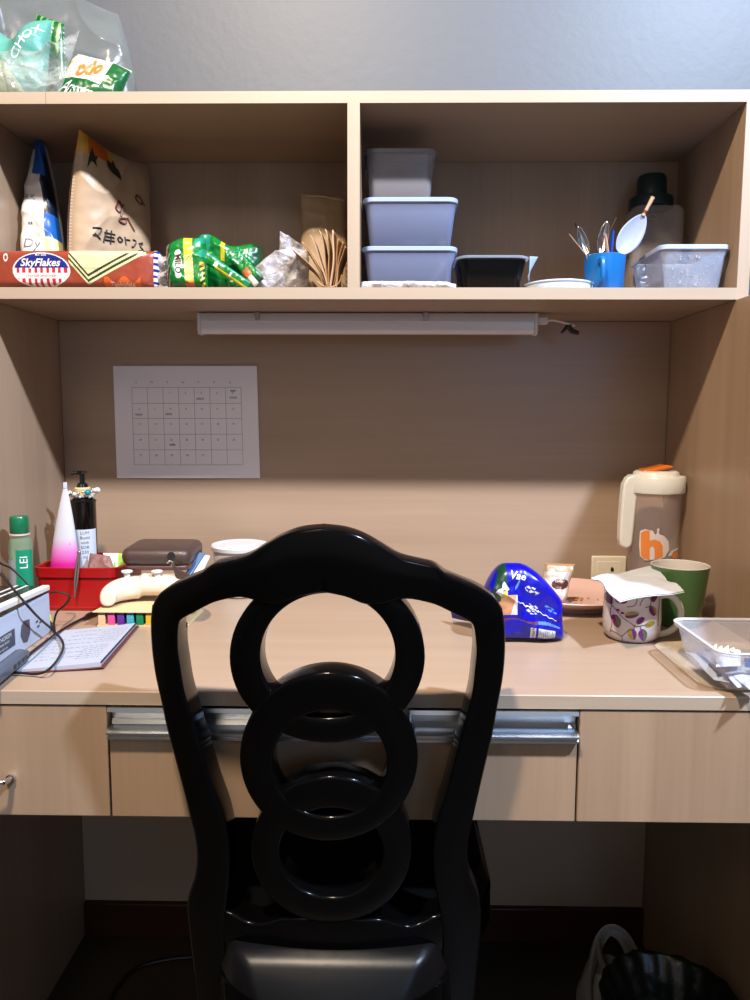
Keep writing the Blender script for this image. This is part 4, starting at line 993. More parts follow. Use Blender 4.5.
# ---- clear container lid lying on the desk
CLR = film('clear_container_plastic', (226, 226, 238), alpha=.20, rough=.08, bump=.05, bscale=20)
CLR2 = film('amber_tinted_clear_plastic', (228, 212, 190), alpha=.08, rough=.1, bump=.05, bscale=20)
LB = [at(650, 643, Z=ZT), at(700, 690, Z=ZT)]
lx0, ly0, ly1 = .427, .017, .208
mb = tub([(ZT, .003), (ZT+.0012, .0015), (ZT+.0035, .0), (ZT+.0042, .002), (ZT+.0028, .005), (ZT+.0022, .010), (ZT+.0022, .020)], lx0, .574, ly0, ly1, .03, n=8)
tag(obj('container_lid', mb, CLR2), 'clear amber-tinted plastic lid lying flat under the right-hand clear container', 'lid')
# ---- clear container on the lid
t = thing('clear_container', 'clear rectangular takeaway container with sachets inside at the right end of the desk', 'container', (.50, .075, ZT+.003))
zr_ = .803; fx0 = at(673, 620, Z=zr_).x; fy1 = at(700, 619, Z=zr_).y; fy0 = at(730, 654, Z=zr_).y
bz = ZT+.0045
mb = tub([(bz, .018), (bz+.003, .0145), (zr_-.004, .003), (zr_-.004, -.0015), (zr_-.0005, -.0015), (zr_, .0), (zr_-.0005, .0045), (zr_-.004, .0045), (bz+.005, .0165), (bz+.002, .020)], fx0, .572, fy0, fy1, .018, n=6)
obj('tub', mb, CLR, t)
rim = [(x, y, zr_) for x, y in rrect(fx0-.001, .573, fy0-.001, fy1+.001, .018, 6)]
obj('rim', MB().tube(rim, .0016, 8, closed=True), film('clear_rim_plastic', (232, 232, 240), alpha=.6, rough=.1, bump=0), t, label='clear rolled rim')
SA = film('sachet_plastic', (236, 240, 250), alpha=.72, rough=.15, bump=.4, bscale=70); SB = mat('sachet_white', (190, 196, 210), rough=.35, alpha=.8); SBL = mat('blue_wrapper', (40, 84, 150), rough=.3); SHL = mat('cream_tooth', (234, 220, 196), rough=.4)
bm_ = bz+.004
def sachet(cs, lab, m, T=.005, cat='sachet', nm='plastic_sachet', g='sachets in the right-hand container', **k):
    mb, F_ = pack(cs, T, wr=.0012, ws=70, nu=30, nv=20, **k); o_ = obj(nm, mb, m); tag(o_, lab, cat, g); return o_
sachet([at(686, 652, Z=bm_+.016), at(700, 654, Z=bm_+.016), at(738, 684, Z=bm_+.006), at(714, 680, Z=bm_+.006)], 'pale spoon-shaped sachet leaning against the left wall of the clear container', SB, seed=2)
sachet([at(703, 652, Z=bm_+.022), at(716, 650, Z=bm_+.022), at(754, 684, Z=bm_+.008), at(738, 688, Z=bm_+.008)], 'pale sachet lying diagonally in the middle of the clear container', SB, seed=5)
sachet([at(713, 655, Z=bm_+.024), at(741, 656, Z=bm_+.024), at(741, 666, Z=bm_+.024), at(716, 667, Z=bm_+.024)], 'glossy rolled white sachet on top of the others in the clear container', SA, T=.009, seed=6)
sachet([at(722, 668, Z=bm_+.016), at(733, 664, Z=bm_+.016), at(764, 684, Z=bm_+.012), at(750, 690, Z=bm_+.010)], 'milky sachet at the front right of the clear container', SB, seed=9)
sachet([at(744, 658, Z=bm_+.018), at(765, 656, Z=bm_+.018), at(765, 670, Z=bm_+.018), at(745, 667, Z=bm_+.018)], 'dark blue wrapper at the right edge of the clear container', SBL, seed=7, cat='wrapper', nm='candy_wrapper', g=None or 'sachets in the right-hand container')
cl = thing('claw_clip', 'small cream claw clip with a row of teeth in the clear container', 'hair clip', tuple(at(724, 652, Z=bm_+.014)))
c0_ = at(722, 652, Z=bm_+.020)
obj('spine', MB().tube(catmull([tuple(at(711, 654, Z=bm_+.018)), tuple(at(722, 652, Z=bm_+.022)), tuple(at(739, 653, Z=bm_+.018))], 5), .0032, 8, flat=1.3), SHL, cl)
for k, px in enumerate((714, 719.5, 726, 732)):
    b_ = at(px, 652, Z=bm_+.022); h_ = (.010, .0075, .008, .005)[k]
    obj('tooth', MB().tube([b_, b_+Vector((.001, .001, h_*.6)), b_+Vector((.003, .001, h_))], [.0036, .0028, .0009], 8), SHL, cl)

# ================================================================ UNDER THE DESK
t = thing('waste_bin', 'round bin lined with a glossy dark green bag under the desk on the right', 'bin', (.46, .17, .0005))
bc = (.467, .17); bzr = .222
DG = mat('dark_green_bin_bag', (10, 20, 12), rough=.3, spec=.4, bump=.5, bscale=40)
obj('bin_body', MB().lathe([(0, .001), (.072, .001), (.075, .004), (.092, bzr-.01), (.094, bzr-.004), (.090, bzr-.004), (.073, .008), (0, .008)], (bc[0], bc[1], 0), 48), mat('grey_green_bin', (58, 64, 52), rough=.5), t)
mb = MB()
def bagf(u, v):
    a = 2*PI*u; k = v
    if k < .5: s = k/.5; r = .088+.010*s; z = bzr-.075+.080*s
    else: s = (k-.5)/.5; r = .098-.012*s-.02*s*s; z = bzr+.005+.006*math.sin(PI*s)-.055*s*s
    r += .0035*noise.noise(Vector((math.cos(a)*3, math.sin(a)*3, v*5)))+.0015*math.sin(a*17+v*5)
    return (bc[0]+r*math.cos(a), bc[1]+r*math.sin(a), z+.005*noise.noise(Vector((math.cos(a)*2+5, math.sin(a)*2, 0))))
mb.grid(110, 26, bagf, cu=True); obj('bin_liner', mb, DG, t, label='glossy dark green bag folded over the rim')
PB = mat('white_carrier_plastic', (150, 146, 144), rough=.4, alpha=.92)
t = thing('carrier_bag', 'white plastic carrier bag with standing handles behind the green bin', 'bag', (.40, .34, .0005))
CYb = .335
def band(pts, w, nm):
    """ribbon of thin plastic in the XZ plane"""
    pts = catmull(pts, 6); mb = MB(); n = len(pts)
    def S(u, v):
        i = min(int(u*(n-1)), n-2); f_ = u*(n-1)-i; p = [pts[i][k]*(1-f_)+pts[i+1][k]*f_ for k in range(4)]
        q_ = at(p[0], p[1], Y=CYb+.006*math.sin(u*5)+.004*math.sin(v*6+u*9)); a = pts[max(i-1, 0)]; b = pts[min(i+2, n-1)]; dx, dy = b[0]-a[0], b[1]-a[1]; L_ = math.hypot(dx, dy) or 1
        q2 = at(p[0]-dy/L_*p[2]*(v-.5), p[1]+dx/L_*p[2]*(v-.5), Y=q_.y); return q2
    mb.grid(40, 8, S); return obj(nm, mb, PB, t, solid=.0006)
band([(590, 1010, 7, 0), (589, 985, 7, 0), (593, 960, 9, 0), (601, 938, 12, 0), (611, 930, 12, 0), (623, 937, 13, 0), (633, 955, 14, 0), (642, 978, 15, 0), (648, 1010, 17, 0)], 0, 'handle_loop')
band([(600, 940, 6, 0), (600, 955, 6, 0), (605, 972, 7, 0), (612, 985, 8, 0), (618, 1005, 9, 0)], 0, 'handle_loop')
mb = MB()
def cb(u, v):
    a = 2*PI*u; z = .002+v*.115; r = .044+.010*math.sin(PI*v)-.01*v; r += .006*noise.noise(Vector((math.cos(a)*2, math.sin(a)*2, v*3)))
    return (.440+r*math.cos(a), .375+r*.8*math.sin(a), z)
mb.grid(60, 16, cb, cu=True); mb.add([cb(i/60, 0) for i in range(60)], [tuple(range(60))]); mb.add([cb(i/60, 1) for i in range(60)], [tuple(range(60))])
obj('bag_body', mb, PB, t)
fc = catmull([tuple(at(108, 1010, Z=.006)), tuple(at(114, 992, Z=.004)), tuple(at(130, 973, Z=.004)), tuple(at(150, 963, Z=.004)), tuple(at(190, 957, Z=.004)), tuple(at(240, 960, Z=.004))], 6)
fc = [(min(.55, max(-.55, x)), min(.57, y), z) for x, y, z in fc]
tag(obj('floor_cable', MB().tube(fc, .0035, 8), CB), 'black cable lying on the floor under the left of the desk', 'cable')
# ================================================================ SHELF, LEFT BAY
SZT = ZBT+.0003
# ---- cracker pack
CK = [mat('terracotta_wrap', (150, 64, 44), rough=.28, coat=.2), mat('royal_blue_print', (28, 40, 130), rough=.3), mat('white_wrap_print', (232, 226, 222), rough=.3), mat('red_stripe_print', (196, 44, 52), rough=.3),
      mat('cream_green_print', (212, 212, 160), rough=.3), mat('dark_olive_print', (50, 52, 34), rough=.3), mat('orange_print', (214, 96, 40), rough=.3)]
SKY = .352
t = thing('cracker_pack', 'long terracotta pack of crackers with a blue oval logo lying at the shelf front', 'packet', (-.44, SKY, SZT))
c4 = [at(-14, 249, Y=SKY-.022), at(156, 247, Y=SKY-.022), at(156, 287, Y=SKY-.022), at(-14, 288, Y=SKY-.022)]
xl = XL+.003
c4[0].x = xl; c4[3].x = xl; c4[2].z = SZT+.001; c4[3].z = SZT+.001; c4[0].z = c4[1].z = SZT+.0585
LW, LH = (c4[1].x-c4[0].x), .057
c4 = [Vector((q_.x, SKY, q_.z)) for q_ in c4]
fpx = lambda px: (at(px, 265, Y=SKY-.024).x-c4[0].x)/LW
def ck_col(u, v):
    e = ((u-fpx(41))/(fpx(70)-fpx(41)))**2+((v-.56)/.46)**2
    if e < 1:
        if e > .90: return 2
        if v < .50: return 1
        if .63 < v < .78: return 2
        k = (u*LW*1000) % 9.3; return 3 if k < 4.6 else 2
    x = (u-fpx(88))/(fpx(142)-fpx(88)) # 0..1 across cracker print
    if -.36 < x < 1.05:
        # chevrons: V shape with vertex at x=0
        def chev(vv): return vv-(.9-abs(x)*1.65) if x < 0 else vv-(.9-x*.78)
        ch_ = chev(v)
        if v < .1 and x < 1: return 4
        if ch_ < -.24: return 4
        if ch_ < -.17: return 5
        if ch_ < -.10: return 4
        if ch_ < -.03: return 5
        if ch_ < .04: return 4
    if u > fpx(104) and u < fpx(140) and v > .80+.08*math.sin(u*60): return 6
    if u > fpx(112) and v < .20 and u < fpx(141): return 1 if (v < .18-.10*math.sin(u*55)) else 0
    if (u-fpx(5))**2*60+(v-.22)**2 < .012 and (u-fpx(5))**2*60+(v-.22)**2 > .004: return 2
    if u > fpx(152): return 1 if math.sin(v*38) > .2 else 2
    return 0
mb, F = pack(c4, .046, p=9, wr=.0014, ws=24, seed=2, nu=300, nv=90, color=ck_col)
obj('wrapper', mb, CK, t, label='glossy terracotta printed wrapper')
ontext('SkyFlakes', .0158, F, fpx(40), .37, LW, LH, CK[2], t, shear=.28, bold=.022, width=1.02)
ontext('M.Y. SAN', .0042, F, fpx(41), .165, LW, LH, CK[2], t, bold=.02, cut=.02)
ontext('CRACKER SANDWICH', .0047, F, fpx(41), .705, LW, LH, mat('pale_mauve_ink', (180, 150, 150), rough=.4), t, bold=.01, cut=.02)
ontext('Tsokolate', .0095, F, fpx(122), .93, LW, LH, CK[2], t, shear=.2, bold=.01)
def crimp(px0, px1, y0, y1):
    mb = MB(); a = at(px0, y0, Y=SKY-.015); b = at(px1, y0+2, Y=SKY-.02); z1_ = a.z; z0_ = SZT+.0012
    mb.grid(24, 20, lambda u, v: (a.x+(b.x-a.x)*u+.004*math.sin(v*9)*u, SKY-.006+.008*math.sin(v*14+u*3)*u*1.2, z1_+(z0_-z1_)*v+.004*math.sin(u*8)*(1-v)))
    return mb
obj('crimped_end', crimp(150, 168, 252, 287), film('clear_wrap_end', (230, 226, 232), alpha=.35, rough=.08, bump=1.0, bscale=60), t, solid=.0004, label='clear crinkled end of the wrapper')

# ---- chocolate malt pack
MG = [mat('malt_green', (12, 118, 46), rough=.26, coat=.25), mat('malt_yellow', (206, 188, 40), rough=.3), mat('malt_white', (226, 224, 210), rough=.35), mat('malt_brown', (52, 24, 18), rough=.35), mat('malt_teal', (30, 140, 110), rough=.3), mat('malt_dark_green', (8, 66, 30), rough=.3), mat('malt_silver', (176, 166, 156), rough=.25, metal=.5), mat('malt_orange', (200, 110, 60), rough=.35)]
t = thing('malt_drink_pack', 'crumpled green pack of malt drink with a yellow stripe on the shelf', 'packet', (-.26, .37, SZT))
c4 = [at(166, 240, Y=.352), at(206, 239, Y=.358), at(208, 287, Y=.340), at(168, 287, Y=.340)]
c4[2].z = c4[3].z = SZT+.001
def mg_col(u, v):
    if u < .14+.03*math.sin(v*20): return 6 if math.sin(v*23+u*60) > .2 else 5
    du, dv = (u-.335)/.095, (v-.585)/.30
    if (abs(du)**2.6+abs(dv)**4 < 1) and abs(du) < .92+.25*math.cos((v-.585)*18): return 2
    if .485 < u < .70:
        if v > .42 and v < .9 and math.sin(v*92)*math.sin(u*75) > .25: return 2
        return 7 if v > .93 else 1
    if u > .76 and v < .45 and math.sin(v*19+u*14) > -.4: return 4
    if .86 < u < .97 and v > .55: return 1 if math.sin(v*60+u*40) > .2 else (7 if v < .62 else 5)
    return 0
mb, F = pack(c4, .036, p=6, wr=.003, ws=34, seed=3, nu=120, nv=100, color=mg_col, edge=lambda u, v: Vector((0, 0, -.012*(1-v)*max(0, 1-u*2.2)**1.5)))
obj('pouch_front', mb, MG, t, label='green front with a white and brown logo')
ontext('MILO', .0125, F, .335, .585, .062, .072, MG[3], t, rot=-PI/2, bold=.03)
c5 = [at(198, 236, Y=.395), at(262, 250, Y=.40), at(263, 290, Y=.39), at(196, 290, Y=.39)]
c5[2].z = c5[3].z = SZT+.001
mb, F = pack(c5, .034, p=3.5, wr=.005, ws=30, seed=6, nu=80, nv=60, color=lambda u, v: 4 if (.05 < u < .22 and v < .3) else 1 if abs(u-.42) < .03 and v < .4 else 5 if u > .86 else 0, edge=lambda u, v: Vector((0, 0, .006*math.sin(u*9)*(1-v))))
obj('pouch_rear', mb, MG, t)
for (a, b, w_, y_, sd) in (((204, 256), (248, 287), 11, .352, 1), ((232, 252), (258, 284), 17, .362, 5)):
    A_, B_ = at(a[0], a[1], Y=y_), at(b[0], b[1], Y=y_-.006); B_.z = max(B_.z, SZT+.004)
    d_ = (B_-A_).normalized(); pn = Vector((d_.z, 0, -d_.x))*(w_*.0015*.5)
    if pn.z < 0: pn = -pn
    mb, F = pack([A_+pn, B_+pn, B_-pn*.6, A_-pn], .010, p=3, wr=.002, ws=50, seed=sd, nu=80, nv=30, color=(lambda u, v: 2 if (.25 < u < .32 or .6 < u < .64) and .3 < v < .8 else 1 if (v > .7 and u > .3) else 4 if v < .25 else 0) if sd == 1 else
                 (lambda u, v: 7 if .55 < u < .75 and v > .4 else 2 if u > .72 and v > .5 else 4 if u < .35 and math.sin(u*60)*math.sin(v*20) > .1 else 5 if u > .85 else 0))
    o_ = obj('sachet_strip', mb, MG, t)
    zmin = min(v.co.z for v in o_.data.vertices)+t.location.z
    if zmin < SZT:
        for v in o_.data.vertices:
            if v.co.z+t.location.z < SZT+.0005: v.co.z = SZT+.0005-t.location.z
def clampz(o_, zf):
    oz = parent_loc(o_).z
    for v in o_.data.vertices:
        if v.co.z+oz < zf: v.co.z = zf-oz
# small silver crinkle pack between
c4 = [at(150, 262, Y=.40), at(170, 256, Y=.40), at(172, 292, Y=.395), at(150, 292, Y=.395)]
mb, F = pack(c4, .03, p=2.2, wr=.006, ws=60, seed=12, nu=50, nv=50, color=lambda u, v: 1 if math.sin(u*22+v*9) > .55 else 2 if math.sin(v*25-u*11) > .7 else 0)
o_ = obj('crinkled_wrapper', mb, [mat('silver_brown_wrap', (150, 128, 116), rough=.2, metal=.4), mat('dark_green_wrap', (24, 74, 44), rough=.3), mat('red_brown_wrap', (120, 46, 40), rough=.3)])
clampz(o_, SZT); tag(o_, 'small crinkled silvery wrapper between the cracker pack and the green pack', 'wrapper')

# ---- blue and white milk pouch
MP = [mat('pouch_white', (216, 212, 208), rough=.3), mat('pouch_blue', (26, 88, 168), rough=.3), mat('pouch_navy', (14, 26, 46), rough=.3), mat('pouch_cream', (220, 206, 150), rough=.35)]
t = thing('milk_powder_pouch', 'tall white and blue foil pouch standing at the far left of the shelf', 'pouch', (-.50, .43, SZT))
c4 = [at(19, 139, Y=.50), at(44, 143, Y=.475), at(68, 288, Y=.425), at(23, 288, Y=.415)]
c4[2].z = c4[3].z = SZT+.001; c4[0].x = max(c4[0].x, XL+.018); c4[3].x = max(c4[3].x, XL+.02)
def mp_col(u, v):
    if v < .10: return 1
    if v < .26 and u > .45-.9*(v-.1): return 1 if u < .95 else 2
    if u > .74-.0*v and v < .66: return 2 if not (v > .5) else 1
    if v > .76 and u > .62: return 3
    if v > .5 and u > .72: return 3
    if .80 < v < .93 and u < .6: return 1 if v > .82 else 0
    return 0
mb, F = pack(c4, .045, p=4, wr=.004, ws=22, seed=14, nu=70, nv=150, color=mp_col, edge=lambda u, v: Vector((.012*math.sin(v*PI)*(u-.5)*2*(1 if u < .5 else .4), 0, 0)))
obj('foil', mb, MP, t)
PG = mat('pouch_grey_print', (110, 110, 120), rough=.4)
ontext('Dy', .020, F, .36, .71, .06, .25, PG, t, shear=.2)
ontext('FORTIFIED', .006, F, .33, .785, .06, .25, PG, t, cut=.02)
ontext('KR', .006, F, .36, .585, .06, .25, INK, t, bold=.02)
ontext('MILK', .012, F, .27, .42, .06, .25, PG, t, cut=.02)
# ---- beige pouch with red/orange flower & brush strokes
BP = [mat('beige_kraft', (184, 158, 130), rough=.42), mat('leaf_black_green', (18, 34, 24), rough=.5), mat('petal_orange', (206, 96, 24), rough=.45), mat('petal_yellow', (214, 158, 60), rough=.45), mat('brush_black', (30, 22, 18), rough=.5), mat('brush_brown', (96, 40, 24), rough=.5)]
t = thing('beige_snack_pouch', 'tall beige pouch with black brush lettering and an orange flower tip leaning on the shelf', 'pouch', (-.44, .45, SZT))
c4 = [at(79, 128, Y=.405), at(147, 164, Y=.545), at(147, 288, Y=.51), at(70, 288, Y=.410)]
c4[2].z = c4[3].z = SZT+.001; c4[0].z = min(c4[0].z, ZTI-.006)
def bp_col(u, v):
    P2 = (v*150, u*72)
    d = math.hypot(u*60, v*150)
    if v < .11+.25*max(0, .35-u)*.3 and u < .42: return 2 if .08 < u < .34 and v > .015+.05*abs(u-.2) else 3
    return 0
mb, F = pack(c4, .060, p=3.0, wr=.004, ws=16, seed=21, nu=110, nv=150, color=bp_col, edge=lambda u, v: Vector((-.008*math.sin(PI*v)*(1-u), 0, -.012*math.sin(PI*u)*(1-v))))
obj('paper_foil', mb, BP, t)
BW, BH = .125, .26
def strokes(name, lst, cu, cv, sc, m, r=.0011, rot=0):
    mb = MB()
    for st_ in lst:
        pts = catmull(st_, 4) if len(st_) > 2 else st_
        out = []
        for x, y in pts:
            X = math.cos(rot)*x-math.sin(rot)*y; Y_ = math.sin(rot)*x+math.cos(rot)*y
            out.append(F(min(.98, max(.02, cu+X*sc/BW)), min(.98, max(.02, cv-Y_*sc/BH)), .0002))
        mb.tube(out, r, 5)
    return obj(name, mb, m, t, weld=False, label='brush-drawn characters' if 'brush' in name else None)
def decal_leaf(cu, cv, pts):
    P2 = catmull(pts+[pts[0]], 3)[:-1]; c_ = (cu, cv); mb = MB(); n = len(P2)
    vs1 = [F(cu, cv, .0012)]+[F(cu+x/BW, cv-y/BH, .0012) for x, y in P2]+[F(cu+x*.5/BW, cv-y*.5/BH, .0012) for x, y in P2]
    fs = [(0, n+1+k, n+1+(k+1) % n) for k in range(n)]+[(n+1+k, 1+k, 1+(k+1) % n, n+1+(k+1) % n) for k in range(n)]
    return obj('printed_leaf', mb.add(vs1, fs), BP[1], t, smooth=False)
decal_leaf(.12, .145, [(0, .018), (.004, .004), (.008, .008), (.005, -.003), (.006, -.012), (-.001, -.006), (-.006, -.020), (-.005, -.006), (-.003, .006)])
decal_leaf(.37, .145, [(-.008, .012), (-.001, .010), (.003, .018), (.006, .006), (.010, .002), (.012, -.016), (.003, -.010), (-.004, -.006), (-.009, .002)])
strokes('brush_lettering', [[(-.022, .006), (-.012, .008), (-.016, -.002), (-.022, -.004)], [(-.020, -.001), (-.012, -.007)], [(-.005, .009), (-.008, -.010)], [(-.008, .004), (.006, .005)], [(-.006, -.001), (.005, 0)], [(-.008, -.006), (.006, -.005)], [(.001, .010), (.001, -.010)],
                            [(.013, .004), (.010, 0), (.013, -.004), (.017, 0), (.013, .004)], [(.020, .006), (.022, -.006)], [(.022, .002), (.027, .002)], [(.031, .004), (.036, .002), (.033, -.006), (.030, -.008)], [(.040, -.001), (.046, .001), (.042, -.004), (.047, -.010), (.040, -.012)]], .36, .60, 1.15, BP[4], r=.0016)
strokes('brush_lettering', [[(-.004, .018), (-.010, .006), (-.006, 0), (0, .006), (-.004, .018)], [(.002, .014), (-.004, -.006)], [(-.006, -.010), (.004, -.008), (.002, -.016), (-.006, -.014), (-.006, -.010)], [(.006, -.006), (.012, -.018), (.016, -.026)]], .50, .42, 1.1, BP[5], r=.0019, rot=.1)
strokes('brush_lettering', [[(0, .010), (-.005, .002), (0, -.008), (.005, -.002), (0, .010)], [(.004, .006), (.007, -.012)]], .72, .30, 1.0, BP[5], r=.0017, rot=.3)

# ---- clear bag on the shelf
CBM = film('milky_clear_bag', (226, 224, 230), alpha=.36, rough=.10, bump=.9, bscale=50)
t = thing('clear_bag', 'crumpled milky clear plastic bag between the green pack and the brown paper fan', 'bag', (-.13, .40, SZT))
c4 = [at(252, 270, Y=.385), at(308, 250, Y=.42), at(308, 290, Y=.41), at(256, 290, Y=.375)]
c4[2].z = c4[3].z = SZT+.001
mb, F = pack(c4, .055, p=2.2, wr=.009, ws=34, seed=31, nu=90, nv=60, edge=lambda u, v: Vector((0, 0, (.018*math.sin(u*PI)*.8)*(1-v))))
o_ = obj('bag_body', mb, CBM, t); clampz(o_, SZT)
c4 = [at(280, 231, Y=.42), at(304, 246, Y=.44), at(306, 268, Y=.43), at(279, 262, Y=.42)]
mb, F = pack(c4, .016, p=2.2, wr=.005, ws=50, seed=33, nu=40, nv=40)
obj('bag_neck', mb, CBM, t)
# ---- brown paper fan
KP = mat('brown_paper', (176, 138, 100), rough=.6); KP2 = mat('brown_paper_shadow_side', (150, 108, 76), rough=.6)
t = thing('paper_bundle', 'fan of folded brown paper sheets standing against the shelf divider', 'paper', (-.045, .36, SZT))
rootx = at(331, 287, Y=.36).x; XD = xa-.001
tips = [(293, 252, 0), (303, 245, 1), (311, 240, 0), (320, 234, 0), (327, 233, 0), (335, 235, 1), (340, 242, 0), (344, 246, 0), (347, 250, 0)]
for k, (px, py, w_) in enumerate(tips):
    tipp = at(px, py, Y=.37); root = Vector((rootx-.010+.0022*k, .36, SZT+.001)); tipp.x = min(tipp.x, XD-.004-.001*(9-k))
    bend = (tipp.x-root.x)
    def S(u, v, tipp=tipp, root=root, bend=bend, k=k):
        s = v; x = root.x+bend*(.35*s+.65*s**(1.6 if bend < 0 else 1.0))+.0016*math.sin(s*6+k); z = root.z+(tipp.z-root.z)*(s*(1.25-.25*s) if bend < 0 else s)
        return (min(x+.003*math.sin(u*3), XD-.0005), .342+u*.075+.006*math.sin(k*2.3), z)
    mb = MB(); mb.grid(6, 18, S); obj('paper_sheet', mb, KP if not w_ else mat('light_brown_paper', (196, 160, 124), rough=.6), t, solid=.0011)
mb = MB(); mb.tube(catmull([(rootx-.020, .345, SZT+.012), (rootx-.010, .342, SZT+.0045), (rootx+.004, .341, SZT+.0035), (min(XD-.004, rootx+.014), .343, SZT+.010), (min(XD-.003, rootx+.018), .345, SZT+.022)], 5), .0022, 8, flat=.6)
obj('folded_spine', mb, KP, t)
# ---- beige pouch behind
t = thing('plain_paper_pouch', 'plain tan paper pouch standing in shadow at the back beside the divider', 'pouch', (-.05, .50, SZT))
c4 = [at(301, 193, Y=.52), at(347, 198, Y=.53), at(347, 290, Y=.47), at(300, 290, Y=.47)]
for q_ in c4: q_.x = min(q_.x, XD-.003)
c4[2].z = c4[3].z = SZT+.001
mb, F = pack(c4, .045, p=2.6, wr=.003, ws=24, seed=41, nu=50, nv=60)
o_ = obj('paper_body', mb, mat('tan_paper', (178, 152, 120), rough=.55), t); clampz(o_, SZT)
obj('top_fold', MB().tube([F(.1, .06, .002), F(.5, .055, .003), F(.92, .07, .002)], .0016, 6), mat('tan_paper_light', (196, 172, 140), rough=.5), t)

# ================================================================ SHELF, RIGHT BAY
FR = film('frosted_box_plastic', (132, 142, 178), alpha=.60, rough=.32, bump=.02, bscale=20)
FRR = mat('frosted_rim', (170, 186, 220), rough=.25, alpha=.92)
XC0 = xa+.0185+.0008
def food_box(x0, x1, y0, y1, z0, z1, ins, label, m=FR, mr=FRR, r=.018, group=None, cat='container'):
    t = thing('food_container', label, cat, ((x0+x1)/2, (y0+y1)/2, z0), group)
    lv = [(z0, ins+.003), (z0+.003, ins), (z0+(z1-z0)*.72, ins*.42), (z1-.012, .0035), (z1-.006, .0015), (z1-.006, .0035), (z1-.012, .005), (z0+.005, ins+.0018), (z0+.0045, ins+.004)]
    obj('tub', tub(lv, x0, x1, y0, y1, r, n=6), m, t)
    lv = [(z1-.0075, .0005), (z1-.0065, -.0006), (z1-.001, -.0006), (z1, .0005), (z1-.0004, .003), (z1-.004, .0042), (z1-.0072, .003), (z1-.0075, .0005)]
    obj('rim', tub(lv, x0, x1, y0, y1, r, cap_first=False, cap_last=False, n=6), mr, t, label='pale rolled rim')
    return t
yb0 = .372
g_ = 'stacked frosted food boxes'
bx0, bx1 = at(362, 250, Y=yb0).x, at(458, 250, Y=yb0).x; bx0 = max(bx0, XC0)
h1_, h2_, h3_ = at(400, 246, Y=yb0).z, at(400, 197, Y=yb0).z, at(400, 148, Y=.405).z
food_box(bx0, bx1, yb0, .50, SZT+.004, h1_, .011, 'bluish frosted food box at the bottom of the stack of three by the divider', group=g_)
food_box(bx0+.001, bx1, yb0, .50, h1_+.0003, h2_, .011, 'bluish frosted food box in the middle of the stack of three', group=g_)
cx1_ = at(437, 150, Y=.405).x
FD = film('frosted_clear_plastic', (180, 176, 182), alpha=.40, rough=.3, bump=.02, bscale=20)
food_box(bx0+.002, cx1_, .405, .50, h2_+.0003, h3_, .010, 'smaller clearer food box on top of the stack, in the shade of the top board', m=FD, mr=mat('dim_clear_rim', (170, 168, 176), rough=.3, alpha=.6), group=g_)
mb, F = pack([at(362, 279, Y=.352), at(456, 284, Y=.352), at(456, 287.5, Y=.345), at(361, 287.5, Y=.345)], .012, p=3, wr=.003, ws=60, seed=51, nu=80, nv=10)
mb.v = [(max(XC0, x), y+.0, max(SZT, min(z, SZT+.0125))) for x, y, z in mb.v]
o_ = obj('plastic_wrap', mb, film('white_wrap_film', (232, 232, 240), alpha=.75, rough=.15, bump=.8, bscale=70)); tag(o_, 'crumpled white plastic wrap squeezed in front of the bottom frosted box', 'wrap')
# ---- black tray with clear lid
t = thing('black_takeaway_box', 'glossy black takeaway bowl with a clear lid beside the frosted boxes', 'container', (.21, .40, SZT))
ky = .362; kx0, kx1 = at(458, 262, Y=ky).x, at(528, 262, Y=ky).x; kz = at(490, 258, Y=ky).z
BKB = mat('black_gloss_plastic', (4, 4, 5), rough=.3, spec=.2)
obj('bowl', tub([(SZT, .013), (SZT+.003, .0105), (kz-.012, .003), (kz-.002, .0), (kz, .001), (kz-.001, .003), (SZT+.004, .012), (SZT+.004, .016)], kx0, kx1, ky, .455, .02, n=7), BKB, t, bevel=0)
kx2 = at(537, 258, Y=ky).x
LIDC = film('clear_lid_plastic', (200, 216, 236), alpha=.30, rough=.1, bump=.03, bscale=20)
obj('clear_lid', tub([(kz+.0002, .004), (kz+.0005, -.001), (kz+.0035, -.0015), (kz+.0045, .001), (kz+.0055, .006), (kz+.0055, .016)], kx0-.001, kx1+.003, ky-.001, .457, .021, n=7), LIDC, t)
kz2 = kz+.004; pA = at(536, 253, Y=ky+.012); pB = at(529, 281, Y=ky+.010)
mb = MB()
mb.grid(8, 8, lambda u, v: (kx1+.0035+(.016*(1-v)-.002)*u, ky+.006+.07*u*.0+.004*u, kz2-(.040)*v*(1-.25*u)))
obj('lid_flap', mb, mat('clear_flap', (170, 196, 220), rough=.15, alpha=.6), t, solid=.0008, label='clear lid corner hanging over the side')
# ---- round lid
t = thing('round_lid', 'round white plastic lid lying on the shelf beside the blue mug', 'lid', (.31, .40, SZT))
rY = .385; rx = (at(522, 283, Y=rY).x+at(592, 283, Y=rY).x)/2; rR = (at(592, 283, Y=rY).x-at(522, 283, Y=rY).x)/2
rY = .3246+.004+rR; rx += .002; rR -= .001
WL = mat('bluish_white_lid', (196, 208, 224), rough=.25)
obj('disc', MB().lathe([(0, SZT+.001), (rR-.004, SZT+.001), (rR-.001, SZT), (rR, SZT+.003), (rR-.002, SZT+.012), (rR-.008, SZT+.0155), (rR-.012, SZT+.0145), (0, SZT+.0135)], (rx, rY, 0), 60), WL, t)
obj('rim', MB().tube([(rx+(rR-.002)*math.cos(2*PI*k/60), rY+(rR-.002)*math.sin(2*PI*k/60), SZT+.0125) for k in range(60)], .0021, 8, closed=True), WL, t)
